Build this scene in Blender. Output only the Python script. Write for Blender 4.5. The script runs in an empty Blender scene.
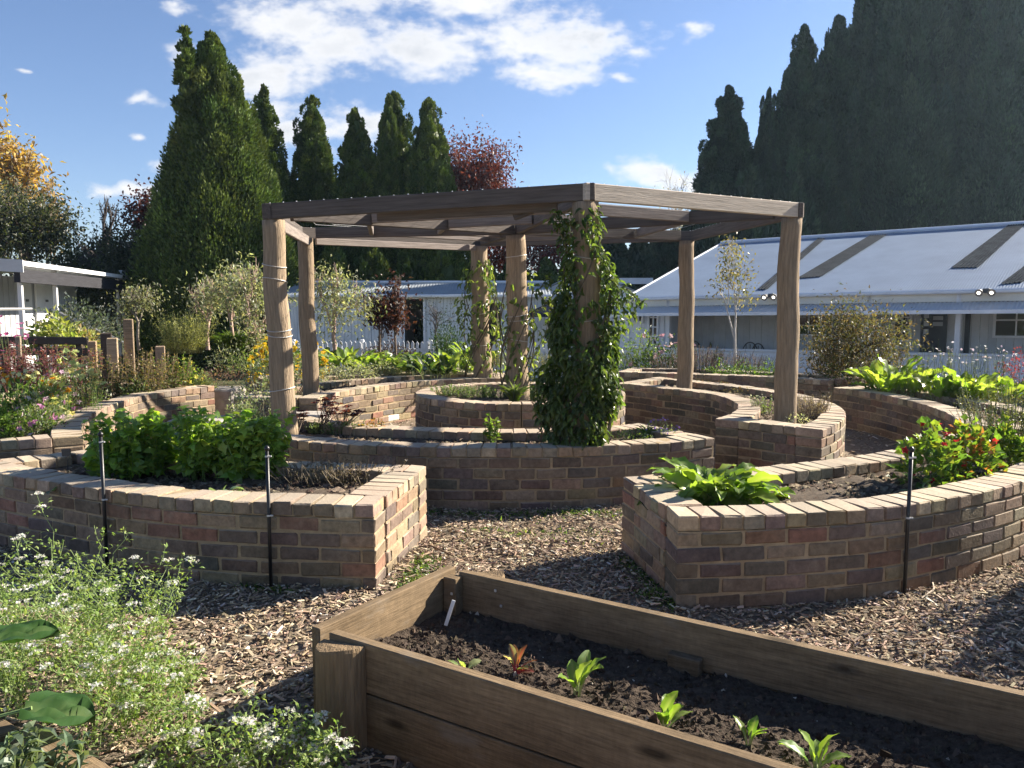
import bpy, math, random
import numpy as np
from mathutils import Vector, Matrix

rng = np.random.default_rng(11)
random.seed(5)
SC = bpy.context.scene
COL = SC.collection
R = math.radians

# ------------------------------------------------------------------ camera
F_PX, CAM_Z = 800.0, 1.61
PITCH = math.atan(78 / F_PX)
cam_d = bpy.data.cameras.new('camera')
cam = bpy.data.objects.new('camera', cam_d)
COL.objects.link(cam)
cam.location = (0, 0, CAM_Z)
cam.rotation_euler = (math.pi / 2 - PITCH, 0, 0)
cam_d.sensor_width = 36
cam_d.lens = F_PX / 1024 * 36
cam_d.clip_start = 0.05
cam_d.clip_end = 3000
SC.camera = cam

# ------------------------------------------------------------------ sun, sky, exposure
SUN_EL, SUN_AZ = 28.0, 63.0            # azimuth from +Y towards +X
sd = bpy.data.lights.new('sun', 'SUN')
sd.energy = 5.0
sd.angle = R(0.53)
sd.color = (1.0, 0.90, 0.76)
so = bpy.data.objects.new('sun', sd)
COL.objects.link(so)
sv = Vector((math.sin(R(SUN_AZ)) * math.cos(R(SUN_EL)), math.cos(R(SUN_AZ)) * math.cos(R(SUN_EL)), math.sin(R(SUN_EL))))
so.rotation_euler = sv.to_track_quat('Z', 'Y').to_euler()
so.location = sv * 60

SC.view_settings.view_transform = 'Standard'
SC.view_settings.look = 'None'
SC.view_settings.exposure = 1.74
SC.view_settings.gamma = 1.0
SC.view_settings.use_curve_mapping = False

def ray(px, py):
    x = (px - 512) / F_PX; y = -(py - 384) / F_PX
    return np.array([x, math.cos(PITCH) + y * math.sin(PITCH), -math.sin(PITCH) + y * math.cos(PITCH)])
def U(px, py, z):
    r = ray(px, py); t = (z - CAM_Z) / r[2]
    return r[0] * t, r[1] * t
def ZY(px, py, Y):
    r = ray(px, py); return CAM_Z + r[2] / r[1] * Y
def XY(px, py, Y):
    r = ray(px, py); return r[0] / r[1] * Y
def PT(px, py, Y):
    return np.array([XY(px, py, Y), Y, ZY(px, py, Y)])

def build_world():
    w = bpy.data.worlds.new('World'); SC.world = w
    w.use_nodes = True
    nt = w.node_tree; nt.nodes.clear()
    N = nt.nodes.new; L = nt.links.new
    out = N('ShaderNodeOutputWorld'); bg = N('ShaderNodeBackground')
    sky = N('ShaderNodeTexSky'); sky.sky_type = 'NISHITA'; sky.sun_disc = False
    sky.sun_elevation = R(SUN_EL); sky.sun_rotation = R(SUN_AZ)
    sky.air_density = 1.0; sky.dust_density = 0.35; sky.ozone_density = 4.0; sky.altitude = 600
    bg.inputs['Strength'].default_value = 0.051
    tc = N('ShaderNodeTexCoord')
    sep = N('ShaderNodeSeparateXYZ'); L(tc.outputs['Generated'], sep.inputs[0])
    def math_(op, a, b=None, c=None, clamp=False):
        m = N('ShaderNodeMath'); m.operation = op; m.use_clamp = clamp
        for i, v in enumerate((a, b, c)):
            if v is None: continue
            if isinstance(v, (int, float)): m.inputs[i].default_value = v
            else: L(v, m.inputs[i])
        return m.outputs[0]
    ymax = math_('MAXIMUM', sep.outputs[1], 0.05)
    u = math_('DIVIDE', sep.outputs[0], ymax); v = math_('DIVIDE', sep.outputs[2], ymax)
    cmb = N('ShaderNodeCombineXYZ'); L(u, cmb.inputs[0]); L(v, cmb.inputs[1])
    wn = N('ShaderNodeTexNoise'); wn.inputs['Scale'].default_value = 9; wn.inputs['Detail'].default_value = 4
    L(cmb.outputs[0], wn.inputs['Vector'])
    wa = N('ShaderNodeVectorMath'); wa.operation = 'MULTIPLY_ADD'
    L(wn.outputs['Color'], wa.inputs[0]); wa.inputs[1].default_value = (0.10, 0.06, 0); wa.inputs[2].default_value = (-0.05, -0.03, 0)
    wb = N('ShaderNodeVectorMath'); wb.operation = 'ADD'; L(cmb.outputs[0], wb.inputs[0]); L(wa.outputs[0], wb.inputs[1])
    blobs = [(335, 42, 105, 42), (430, 45, 110, 40), (520, 42, 105, 40), (590, 32, 85, 30), (260, 72, 85, 32), (540, 73, 80, 20),
             (640, 42, 32, 14), (290, 18, 80, 34), (300, 128, 95, 26), (365, 122, 55, 24), (270, 108, 60, 20), (325, 158, 38, 16), (240, 150, 40, 16),
             (148, 101, 23, 11), (176, 54, 30, 16), (178, 6, 24, 13), (126, 191, 46, 11), (160, 169, 36, 11),
             (662, 172, 60, 24), (700, 182, 50, 22), (695, 33, 16, 13), (628, 74, 34, 9), (20, 66, 16, 5), (450, -10, 180, 22), (136, 140, 14, 8)]
    field = None; low = None
    for (px, py, rx, ry) in blobs:
        r0 = ray(px, py); cu, cv = r0[0] / r0[1], r0[2] / r0[1]
        s = N('ShaderNodeVectorMath'); s.operation = 'SUBTRACT'; L(wb.outputs[0], s.inputs[0]); s.inputs[1].default_value = (cu, cv, 0)
        m = N('ShaderNodeVectorMath'); m.operation = 'MULTIPLY'; L(s.outputs[0], m.inputs[0]); m.inputs[1].default_value = (F_PX / rx, F_PX / ry, 0)
        ln = N('ShaderNodeVectorMath'); ln.operation = 'LENGTH'; L(m.outputs[0], ln.inputs[0])
        f = math_('SUBTRACT', 1.0 if rx > 45 else 0.72, ln.outputs['Value'])
        field = f if field is None else math_('SMOOTH_MAX', field, f, 0.25)
    n2 = N('ShaderNodeTexNoise'); n2.inputs['Scale'].default_value = 11; n2.inputs['Detail'].default_value = 9; n2.inputs['Roughness'].default_value = 0.62
    mp = N('ShaderNodeMapping'); mp.inputs['Scale'].default_value = (1, 1.7, 1); L(cmb.outputs[0], mp.inputs[0]); L(mp.outputs[0], n2.inputs['Vector'])
    dens = math_('ADD', field, math_('MULTIPLY', math_('SUBTRACT', n2.outputs['Fac'], 0.52), 2.1))
    nf = N('ShaderNodeTexNoise'); nf.inputs['Scale'].default_value = 48; nf.inputs['Detail'].default_value = 6; L(mp.outputs[0], nf.inputs['Vector'])
    dens = math_('ADD', dens, math_('MULTIPLY', math_('SUBTRACT', nf.outputs['Fac'], 0.5), .9))
    mr = N('ShaderNodeMapRange'); mr.interpolation_type = 'SMOOTHSTEP'
    L(dens, mr.inputs['Value']); mr.inputs['From Min'].default_value = -0.02; mr.inputs['From Max'].default_value = 0.8
    # thick cores read greyer than the thin sunlit rims
    n3 = N('ShaderNodeTexNoise'); n3.inputs['Scale'].default_value = 6; n3.inputs['Detail'].default_value = 5
    mp3 = N('ShaderNodeMapping'); mp3.inputs['Location'].default_value = (3.1, 0.06, 0); L(cmb.outputs[0], mp3.inputs[0]); L(mp3.outputs[0], n3.inputs['Vector'])
    sh = N('ShaderNodeMapRange'); L(n3.outputs['Fac'], sh.inputs['Value']); sh.inputs['From Min'].default_value = 0.38; sh.inputs['From Max'].default_value = 0.62
    thick = N('ShaderNodeMapRange'); L(dens, thick.inputs['Value']); thick.inputs['From Min'].default_value = 0.5; thick.inputs['From Max'].default_value = 1.1
    g = math_('MULTIPLY', sh.outputs[0], thick.outputs[0], clamp=True)
    cc = N('ShaderNodeMixRGB'); L(g, cc.inputs[0]); cc.inputs[1].default_value = (6.2, 6.2, 6.25, 1); cc.inputs[2].default_value = (4.1, 4.3, 4.65, 1)
    tint = N('ShaderNodeMixRGB'); tint.blend_type = 'MULTIPLY'; tint.inputs[0].default_value = 1.0
    L(sky.outputs[0], tint.inputs[1]); tint.inputs[2].default_value = (1.06, 0.97, 1.0, 1)
    fm = math_('MULTIPLY', mr.outputs[0], 0.96)
    mx = N('ShaderNodeMixRGB'); L(fm, mx.inputs[0]); L(tint.outputs[0], mx.inputs[1]); L(cc.outputs[0], mx.inputs[2])
    L(mx.outputs[0], bg.inputs['Color']); L(bg.outputs[0], out.inputs['Surface'])
build_world()

# ------------------------------------------------------------------ mesh builder
class MB:
    def __init__(s):
        s.V = []; s.F = []; s.C = []; s.G = []; s.n = 0
    def add(s, V, F, col=(1, 1, 1), mat=0, gr=None):
        V = np.asarray(V, float).reshape(-1, 3)
        if len(V) == 0: return
        F = np.asarray(F, np.int64)
        if F.ndim == 1: F = F[None]
        c = np.asarray(col, float)
        if c.ndim == 1: c = np.broadcast_to(c, (len(V), 3))
        s.V.append(V); s.C.append(c); s.G.append(V if gr is None else np.asarray(gr, float))
        s.F.append((F + s.n, mat)); s.n += len(V)
    def extend(s, o):
        for V, C, G in zip(o.V, o.C, o.G):
            s.V.append(V); s.C.append(C); s.G.append(G)
        for F, m in o.F: s.F.append((F + s.n, m))
        s.n += o.n
    def mesh(s, name, mats, smooth=False, off=(0, 0, 0)):
        me = bpy.data.meshes.new(name)
        V = np.concatenate(s.V) - np.asarray(off, float)
        lt = np.concatenate([np.full(len(F), F.shape[1]) for F, _ in s.F]).astype(np.int32)
        lv = np.concatenate([F.ravel() for F, _ in s.F]).astype(np.int32)
        mi = np.concatenate([np.full(len(F), m) for F, m in s.F]).astype(np.int32)
        me.vertices.add(len(V)); me.vertices.foreach_set('co', V.ravel().astype(np.float32))
        me.loops.add(len(lv)); me.loops.foreach_set('vertex_index', lv)
        me.polygons.add(len(lt))
        ls = np.concatenate([[0], np.cumsum(lt)[:-1]]).astype(np.int32)
        me.polygons.foreach_set('loop_start', ls)
        try: me.polygons.foreach_set('loop_total', lt)
        except Exception: pass
        me.polygons.foreach_set('material_index', mi)
        me.polygons.foreach_set('use_smooth', np.full(len(lt), smooth, dtype=bool))
        a = me.attributes.new('Col', 'FLOAT_COLOR', 'POINT')
        C = np.concatenate(s.C); a.data.foreach_set('color', np.concatenate([C, np.ones((len(C), 1))], 1).ravel().astype(np.float32))
        b = me.attributes.new('Gr', 'FLOAT_VECTOR', 'POINT')
        b.data.foreach_set('vector', np.concatenate(s.G).ravel().astype(np.float32))
        me.update(calc_edges=True); me.validate()
        for m in (mats if isinstance(mats, (list, tuple)) else [mats]): me.materials.append(m)
        return me
    def build(s, name, mats, parent=None, smooth=False, off=None):
        if s.n == 0: return None
        if off is None:
            off = (0, 0, 0)
            if parent is not None:
                p = parent; off = np.zeros(3)
                while p is not None: off = off + np.array(p.location); p = p.parent
        o = bpy.data.objects.new(name, s.mesh(name, mats, smooth, off))
        COL.objects.link(o)
        if parent is not None: o.parent = parent
        return o

def thing(name, label, cat, loc=(0, 0, 0), group=None):
    o = bpy.data.objects.new(name, None); COL.objects.link(o)
    o.empty_display_size = 0.1
    o.location = [float(q) for q in loc]
    o['label'] = label; o['category'] = cat
    if group: o['group'] = group
    return o
def structure(o): o['kind'] = 'structure'; return o
def stuff(o): o['kind'] = 'stuff'; return o
def copy_tree(o, parent=None):
    c = o.copy(); COL.objects.link(c); c.parent = parent
    for ch in list(o.children): copy_tree(ch, c)
    return c

def unit(v):
    v = np.asarray(v, float); return v / np.maximum(np.linalg.norm(v, axis=-1, keepdims=True), 1e-9)

def inst(mb, T, F, P, X, Y, Z, col, mat=0):
    """template T (k,3) placed n times with axes X,Y,Z (already scaled)"""
    n, k = len(P), len(T)
    V = P[:, None] + T[None, :, 0:1] * X[:, None] + T[None, :, 1:2] * Y[:, None] + T[None, :, 2:3] * Z[:, None]
    F = np.asarray(F)
    FF = (F[None] + (np.arange(n) * k)[:, None, None]).reshape(-1, F.shape[1])
    c = np.asarray(col, float)
    if c.ndim == 1: c = np.broadcast_to(c, (n, 3))
    mb.add(V.reshape(-1, 3), FF, np.repeat(c, k, 0), mat)

def box(mb, c, size, ax=None, col=(1, 1, 1), mat=0, bev=0.0):
    c = np.asarray(c, float); h = np.asarray(size, float) / 2
    A = np.eye(3) if ax is None else np.asarray(ax, float)
    if bev > 0:
        FS = CH[1]; b = np.minimum(bev, h.min() * .6)
        loc = CH_S * (h[None] - b) + CH_A * b
        V = c + loc @ A
        n0 = mb.n
        mb.V.append(V); mb.C.append(np.broadcast_to(np.asarray(col, float), (len(V), 3))); mb.G.append(loc + rng.uniform(-5, 5, 3))
        for F in FS: mb.F.append((F + n0, mat))
        mb.n += len(V)
        return
    S = np.array([[-1, -1, -1], [1, -1, -1], [1, 1, -1], [-1, 1, -1], [-1, -1, 1], [1, -1, 1], [1, 1, 1], [-1, 1, 1]], float)
    F = np.array([[0, 3, 2, 1], [4, 5, 6, 7], [0, 1, 5, 4], [1, 2, 6, 5], [2, 3, 7, 6], [3, 0, 4, 7]])
    loc = S * h
    mb.add(c + loc @ A, F, col, mat, gr=loc + rng.uniform(-5, 5, 3))

def chamfer_template():
    cs = [(x, y, z) for x in (-1, 1) for y in (-1, 1) for z in (-1, 1)]
    S = []; A = []
    for c in cs:
        for a in range(3):
            S.append(c); v = [0, 0, 0]; v[a] = c[a]; A.append(v)
    S = np.array(S, float); A = np.array(A, float)
    P = S * .8 + A * .2
    quads = []; tris = []
    for a in range(3):
        b, c = [q for q in range(3) if q != a]
        for s in (-1, 1):
            ids = []
            for (sb, sc) in ((-1, -1), (1, -1), (1, 1), (-1, 1)):
                v = [0, 0, 0]; v[a] = s; v[b] = sb; v[c] = sc
                ids.append(cs.index(tuple(v)) * 3 + a)
            quads.append(ids)
    for e in range(3):
        a, b = [q for q in range(3) if q != e]
        for sa in (-1, 1):
            for sb in (-1, 1):
                v1 = [0, 0, 0]; v1[a] = sa; v1[b] = sb; v1[e] = -1; v2 = list(v1); v2[e] = 1
                i1 = cs.index(tuple(v1)) * 3; i2 = cs.index(tuple(v2)) * 3
                quads.append([i1 + a, i1 + b, i2 + b, i2 + a])
    for i in range(8): tris.append([i * 3, i * 3 + 1, i * 3 + 2])
    def fix(fs):
        o = []
        for f in fs:
            p = P[f]; n = np.cross(p[1] - p[0], p[2] - p[0])
            o.append(f if n @ p.mean(0) > 0 else f[::-1])
        return np.array(o)
    return S, A, fix(quads), fix(tris)
CH_S, CH_A, CH_Q, CH_T = chamfer_template()
CH = (None, (CH_Q, CH_T))

def bricks(mb, C, T, H, col, mat=0, jit=0.0018, bev=(0.004, 0.010), tilt=0.012):
    """n bevelled bricks: centres C, tangents T (n,2), half sizes H (n,3)"""
    n = len(C)
    if n == 0: return
    b = rng.uniform(bev[0], bev[1], (n, 1, 1))
    loc = CH_S[None] * (H[:, None] - b) + CH_A[None] * b
    loc = loc + rng.normal(0, jit, loc.shape)
    X = np.concatenate([T, np.zeros((n, 1))], 1); X[:, 2] = rng.normal(0, tilt, n); X = unit(X)
    Y = np.stack([-X[:, 1], X[:, 0], rng.normal(0, tilt, n)], 1); Y = unit(Y)
    Z = np.cross(X, Y)
    V = C[:, None] + loc[..., 0:1] * X[:, None] + loc[..., 1:2] * Y[:, None] + loc[..., 2:3] * Z[:, None]
    k = 24; off = (np.arange(n) * k)[:, None, None]
    n0 = mb.n
    G = loc + rng.uniform(-20, 20, (n, 1, 3))
    mb.V.append(V.reshape(-1, 3)); mb.C.append(np.repeat(col, k, 0)); mb.G.append(G.reshape(-1, 3))
    mb.F.append(((CH_Q[None] + off).reshape(-1, 4) + n0, mat)); mb.F.append(((CH_T[None] + off).reshape(-1, 3) + n0, mat))
    mb.n += n * k

def tube(mb, P, r, seg=6, col=(1, 1, 1), mat=0, cap=True, bump=0.0):
    P = np.asarray(P, float); n = len(P)
    r = np.broadcast_to(np.asarray(r, float), (n,))
    D = np.gradient(P, axis=0) if n > 2 else np.repeat((P[1] - P[0])[None], n, 0)
    D = unit(D)
    up = np.array([0, 0, 1.0]) if abs(D[0, 2]) < .9 else np.array([0, 1.0, 0])
    X = unit(np.cross(D, up)); Y = np.cross(D, X)
    a = np.arange(seg) / seg * 2 * np.pi
    rr = r[:, None] * (1 + bump * rng.normal(0, 1, (n, seg)))
    V = P[:, None] + rr[..., None] * (np.cos(a)[None, :, None] * X[:, None] + np.sin(a)[None, :, None] * Y[:, None])
    i = np.arange(n - 1)[:, None] * seg; j = np.arange(seg)[None]
    F = np.stack([i + j, i + (j + 1) % seg, i + seg + (j + 1) % seg, i + seg + j], -1).reshape(-1, 4)
    L = np.concatenate([[0], np.cumsum(np.linalg.norm(np.diff(P, axis=0), axis=1))])
    o = rng.uniform(-5, 5)
    G = np.stack([np.repeat(L[:, None], seg, 1) + o, np.cos(a)[None] * r[:, None], np.sin(a)[None] * r[:, None]], -1).reshape(-1, 3)
    mb.add(V.reshape(-1, 3), F, col, mat, gr=G)
    if cap:
        mb.F.append((np.arange(seg)[None, ::-1] + mb.n - n * seg, mat)); mb.F.append((np.arange(seg)[None] + mb.n - seg, mat))

def twigs(mb, A, B, r, col, mat=0):
    """many thin three-sided twigs from A to B at once"""
    A = np.asarray(A, float); B = np.asarray(B, float); n = len(A)
    D = unit(B - A); X = unit(np.cross(D, np.array([0.3, 0.5, 0.8]))); Y = np.cross(D, X)
    r = np.broadcast_to(np.asarray(r, float), (n,))[:, None]
    V = []
    for a in (0, 2.094, 4.189): V.append(A + r * (math.cos(a) * X + math.sin(a) * Y))
    for a in (0, 2.094, 4.189): V.append(B + r * .6 * (math.cos(a) * X + math.sin(a) * Y))
    V = np.stack(V, 1).reshape(-1, 3)
    F = np.array([[0, 1, 4, 3], [1, 2, 5, 4], [2, 0, 3, 5]])
    FF = (F[None] + (np.arange(n) * 6)[:, None, None]).reshape(-1, 4)
    c = np.asarray(col, float)
    mb.add(V, FF, np.repeat(c, 6, 0) if c.ndim == 2 else c, mat)

def pal(n, cols, var=.25):
    cols = np.asarray(cols, float); c = cols[rng.integers(0, len(cols), n)]
    return np.clip(c * rng.uniform(1 - var, 1 + var, (n, 1)) * rng.uniform(.92, 1.08, (n, 3)), 0, .95)

def leaves(mb, P, D, L, W, col, curl=.25, kind=1, nrm=None, mat=0, fold=.15):
    """n leaves growing from P along D. kind 1: one bent diamond; 2: six-face folded blade"""
    P = np.asarray(P, float); n = len(P)
    if n == 0: return
    D = unit(np.asarray(D, float))
    up = np.array([0, 0, 1.0]) + rng.normal(0, .45, (n, 3)) if nrm is None else np.asarray(nrm, float)
    X = unit(np.cross(D, up)); Nn = np.cross(X, D)
    L = np.broadcast_to(np.asarray(L, float), (n,))[:, None]; W = np.broadcast_to(np.asarray(W, float), (n,))[:, None]
    if kind == 1:
        T = np.array([[0, 0, 0], [.5, .42, .10], [0, 1, -curl], [-.5, .42, .10]]); F = np.array([[0, 1, 2, 3]])
    elif kind == 2:
        rows = [(0, .10, 0), (.3, .9, .08), (.65, .85, .02), (1, .05, -curl)]
        T = []
        for t, w, z in rows:
            T += [[-.5 * w, t, z + fold * w], [0, t, z], [.5 * w, t, z + fold * w]]
        T = np.array(T); F = np.array([[r * 3 + c, r * 3 + c + 1, r * 3 + c + 4, r * 3 + c + 3] for r in range(3) for c in range(2)])
    else:   # lobed, three-fingered leaf
        T = np.array([[0, 0, 0], [.2, .3, .05], [.55, .45, .0], [.28, .62, .04], [0, 1, -curl], [-.28, .62, .04], [-.55, .45, 0], [-.2, .3, .05]])
        F = np.array([[0, 1, 7, 7], [1, 2, 3, 3], [7, 5, 6, 6], [1, 3, 5, 7], [3, 4, 5, 5]])
        tri = np.array([[0, 1, 7], [1, 2, 3], [7, 5, 6], [3, 4, 5]])
        inst(mb, T, np.array([[1, 3, 5, 7]]), P, X * W, D * L, Nn * L, col, mat)
        k = len(T); n0 = mb.n - n * k
        mb.F.append(((tri[None] + (np.arange(n) * k)[:, None, None]).reshape(-1, 3) + n0, mat))
        return
    inst(mb, T, F, P, X * W, D * L, Nn * L, col, mat)

# ------------------------------------------------------------------ materials
def new_mat(name):
    m = bpy.data.materials.new(name); m.use_nodes = True
    nt = m.node_tree; nt.nodes.clear()
    out = nt.nodes.new('ShaderNodeOutputMaterial')
    return m, nt, nt.nodes.new, nt.links.new, out
def setp(b, **k):
    for kk, v in k.items():
        kk = kk.replace('_', ' ')
        if kk in b.inputs: b.inputs[kk].default_value = v
def leaf_mat(name, trans=.35, rough=.45, spec=.35, tcol=(1.5, 1.5, .6)):
    m, nt, N, L, out = new_mat(name)
    at = N('ShaderNodeAttribute'); at.attribute_name = 'Col'
    b = N('ShaderNodeBsdfPrincipled'); setp(b, Roughness=rough, Specular_IOR_Level=spec)
    t = N('ShaderNodeBsdfTranslucent'); mx = N('ShaderNodeMixShader'); mx.inputs[0].default_value = trans
    mu = N('ShaderNodeMixRGB'); mu.blend_type = 'MULTIPLY'; mu.inputs[0].default_value = 1; mu.inputs[2].default_value = (*tcol, 1)
    L(at.outputs['Color'], b.inputs['Base Color']); L(at.outputs['Color'], mu.inputs[1]); L(mu.outputs[0], t.inputs['Color'])
    L(b.outputs[0], mx.inputs[1]); L(t.outputs[0], mx.inputs[2]); L(mx.outputs[0], out.inputs['Surface'])
    return m
def col_mat(name, rough=.7, spec=.3, nscale=20, namp=.3, bump=.3, bscale=None, stretch=(1, 1, 1), coord='Gr', metal=0.0, bdist=.01, mul=(1, 1, 1)):
    m, nt, N, L, out = new_mat(name)
    at = N('ShaderNodeAttribute'); at.attribute_name = 'Col'
    b = N('ShaderNodeBsdfPrincipled'); setp(b, Roughness=rough, Specular_IOR_Level=spec, Metallic=metal)
    g = N('ShaderNodeAttribute'); g.attribute_name = 'Gr'
    mp = N('ShaderNodeMapping'); mp.inputs['Scale'].default_value = stretch
    L(g.outputs['Vector'], mp.inputs[0])
    n = N('ShaderNodeTexNoise'); n.inputs['Scale'].default_value = nscale; n.inputs['Detail'].default_value = 6; n.inputs['Roughness'].default_value = .65
    L(mp.outputs[0], n.inputs['Vector'])
    mr = N('ShaderNodeMapRange'); L(n.outputs['Fac'], mr.inputs['Value'])
    mr.inputs['From Min'].default_value = .28; mr.inputs['From Max'].default_value = .72
    mr.inputs['To Min'].default_value = 1 - namp; mr.inputs['To Max'].default_value = 1 + namp
    mu = N('ShaderNodeMixRGB'); mu.blend_type = 'MULTIPLY'; mu.inputs[0].default_value = 1
    L(at.outputs['Color'], mu.inputs[1]); L(mr.outputs[0], mu.inputs[2])
    m2 = N('ShaderNodeMixRGB'); m2.blend_type = 'MULTIPLY'; m2.inputs[0].default_value = 1; m2.inputs[2].default_value = (*mul, 1)
    L(mu.outputs[0], m2.inputs[1]); L(m2.outputs[0], b.inputs['Base Color'])
    if bump > 0:
        n2 = N('ShaderNodeTexNoise'); n2.inputs['Scale'].default_value = bscale or nscale * 2.5; n2.inputs['Detail'].default_value = 5
        L(mp.outputs[0], n2.inputs['Vector'])
        bp = N('ShaderNodeBump'); bp.inputs['Strength'].default_value = bump; bp.inputs['Distance'].default_value = bdist
        L(n2.outputs['Fac'], bp.inputs['Height']); L(bp.outputs[0], b.inputs['Normal'])
    L(b.outputs[0], out.inputs['Surface'])
    return m
def brick_mat():
    m, nt, N, L, out = new_mat('old_brick')
    at = N('ShaderNodeAttribute'); at.attribute_name = 'Col'; g = N('ShaderNodeAttribute'); g.attribute_name = 'Gr'
    b = N('ShaderNodeBsdfPrincipled'); setp(b, Roughness=.85, Specular_IOR_Level=.2)
    n = N('ShaderNodeTexNoise'); n.inputs['Scale'].default_value = 26; n.inputs['Detail'].default_value = 8; n.inputs['Roughness'].default_value = .7
    L(g.outputs['Vector'], n.inputs['Vector'])
    mr = N('ShaderNodeMapRange'); L(n.outputs['Fac'], mr.inputs['Value']); mr.inputs['From Min'].default_value = .3; mr.inputs['From Max'].default_value = .7
    mr.inputs['To Min'].default_value = .62; mr.inputs['To Max'].default_value = 1.32
    mu = N('ShaderNodeMixRGB'); mu.blend_type = 'MULTIPLY'; mu.inputs[0].default_value = 1; L(at.outputs['Color'], mu.inputs[1]); L(mr.outputs[0], mu.inputs[2])
    # pale lime and mortar smears
    n2 = N('ShaderNodeTexNoise'); n2.inputs['Scale'].default_value = 11; n2.inputs['Detail'].default_value = 7; n2.inputs['Roughness'].default_value = .7
    mp = N('ShaderNodeMapping'); mp.inputs['Location'].default_value = (7, 3, 1); L(g.outputs['Vector'], mp.inputs[0]); L(mp.outputs[0], n2.inputs['Vector'])
    r2 = N('ShaderNodeMapRange'); L(n2.outputs['Fac'], r2.inputs['Value']); r2.inputs['From Min'].default_value = .54; r2.inputs['From Max'].default_value = .74; r2.inputs['To Max'].default_value = .38
    mx = N('ShaderNodeMixRGB'); L(r2.outputs[0], mx.inputs[0]); L(mu.outputs[0], mx.inputs[1]); mx.inputs[2].default_value = (.36, .29, .21, 1)
    tc = N('ShaderNodeTexCoord'); n5 = N('ShaderNodeTexNoise'); n5.inputs['Scale'].default_value = 2.2; n5.inputs['Detail'].default_value = 6; L(tc.outputs['Object'], n5.inputs['Vector'])
    r5 = N('ShaderNodeMapRange'); L(n5.outputs['Fac'], r5.inputs['Value']); r5.inputs['From Min'].default_value = .35; r5.inputs['From Max'].default_value = .65; r5.inputs['To Min'].default_value = .72; r5.inputs['To Max'].default_value = 1.12
    m5 = N('ShaderNodeMixRGB'); m5.blend_type = 'MULTIPLY'; m5.inputs[0].default_value = 1; L(mx.outputs[0], m5.inputs[1]); L(r5.outputs[0], m5.inputs[2]); mx = m5
    # level faces mixed paler: dust and lichen, plus sunlit brightness painted in
    ge = N('ShaderNodeNewGeometry'); sp = N('ShaderNodeSeparateXYZ'); L(ge.outputs['True Normal'], sp.inputs[0])
    r4 = N('ShaderNodeMapRange'); L(sp.outputs[2], r4.inputs['Value']); r4.inputs['From Min'].default_value = .75; r4.inputs['From Max'].default_value = .95; r4.inputs['To Max'].default_value = .5
    m4 = N('ShaderNodeMixRGB'); L(r4.outputs[0], m4.inputs[0]); L(mx.outputs[0], m4.inputs[1]); m4.inputs[2].default_value = (.53, .455, .35, 1)
    L(m4.outputs[0], b.inputs['Base Color'])
    bp = N('ShaderNodeBump'); bp.inputs['Strength'].default_value = .55; bp.inputs['Distance'].default_value = .006
    n3 = N('ShaderNodeTexNoise'); n3.inputs['Scale'].default_value = 70; n3.inputs['Detail'].default_value = 6; L(g.outputs['Vector'], n3.inputs['Vector'])
    L(n3.outputs['Fac'], bp.inputs['Height']); L(bp.outputs[0], b.inputs['Normal'])
    L(b.outputs[0], out.inputs['Surface'])
    return m
M_BRICK = brick_mat()
M_MORTAR = col_mat('mortar', .95, .1, 14, .3, .6, 90, bdist=.006)
M_LEAF = leaf_mat('leaf', .4, .45, .3, (1.8, 1.8, .75))
M_GLOSSY = leaf_mat('glossy_leaf', .45, .36, .4, (2.1, 2.1, .8))
M_NEEDLE = leaf_mat('conifer_foliage', .15, .6, .2, (1.3, 1.3, .7))
M_PETAL = leaf_mat('petal', .45, .6, .2, (1.1, 1.1, 1.1))
M_BARK = col_mat('bark', .9, .15, 6, .35, .8, 14, (1, 4, 4), bdist=.02)
M_STEM = col_mat('stem', .7, .25, 10, .2, 0)
M_LOG = col_mat('weathered_log', .85, .15, 9, .38, .9, 20, (.5, 6, 6), bdist=.012)
M_BEAM = col_mat('weathered_beam', .85, .15, 8, .35, .7, 18, (.35, 8, 8), bdist=.008)
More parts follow.
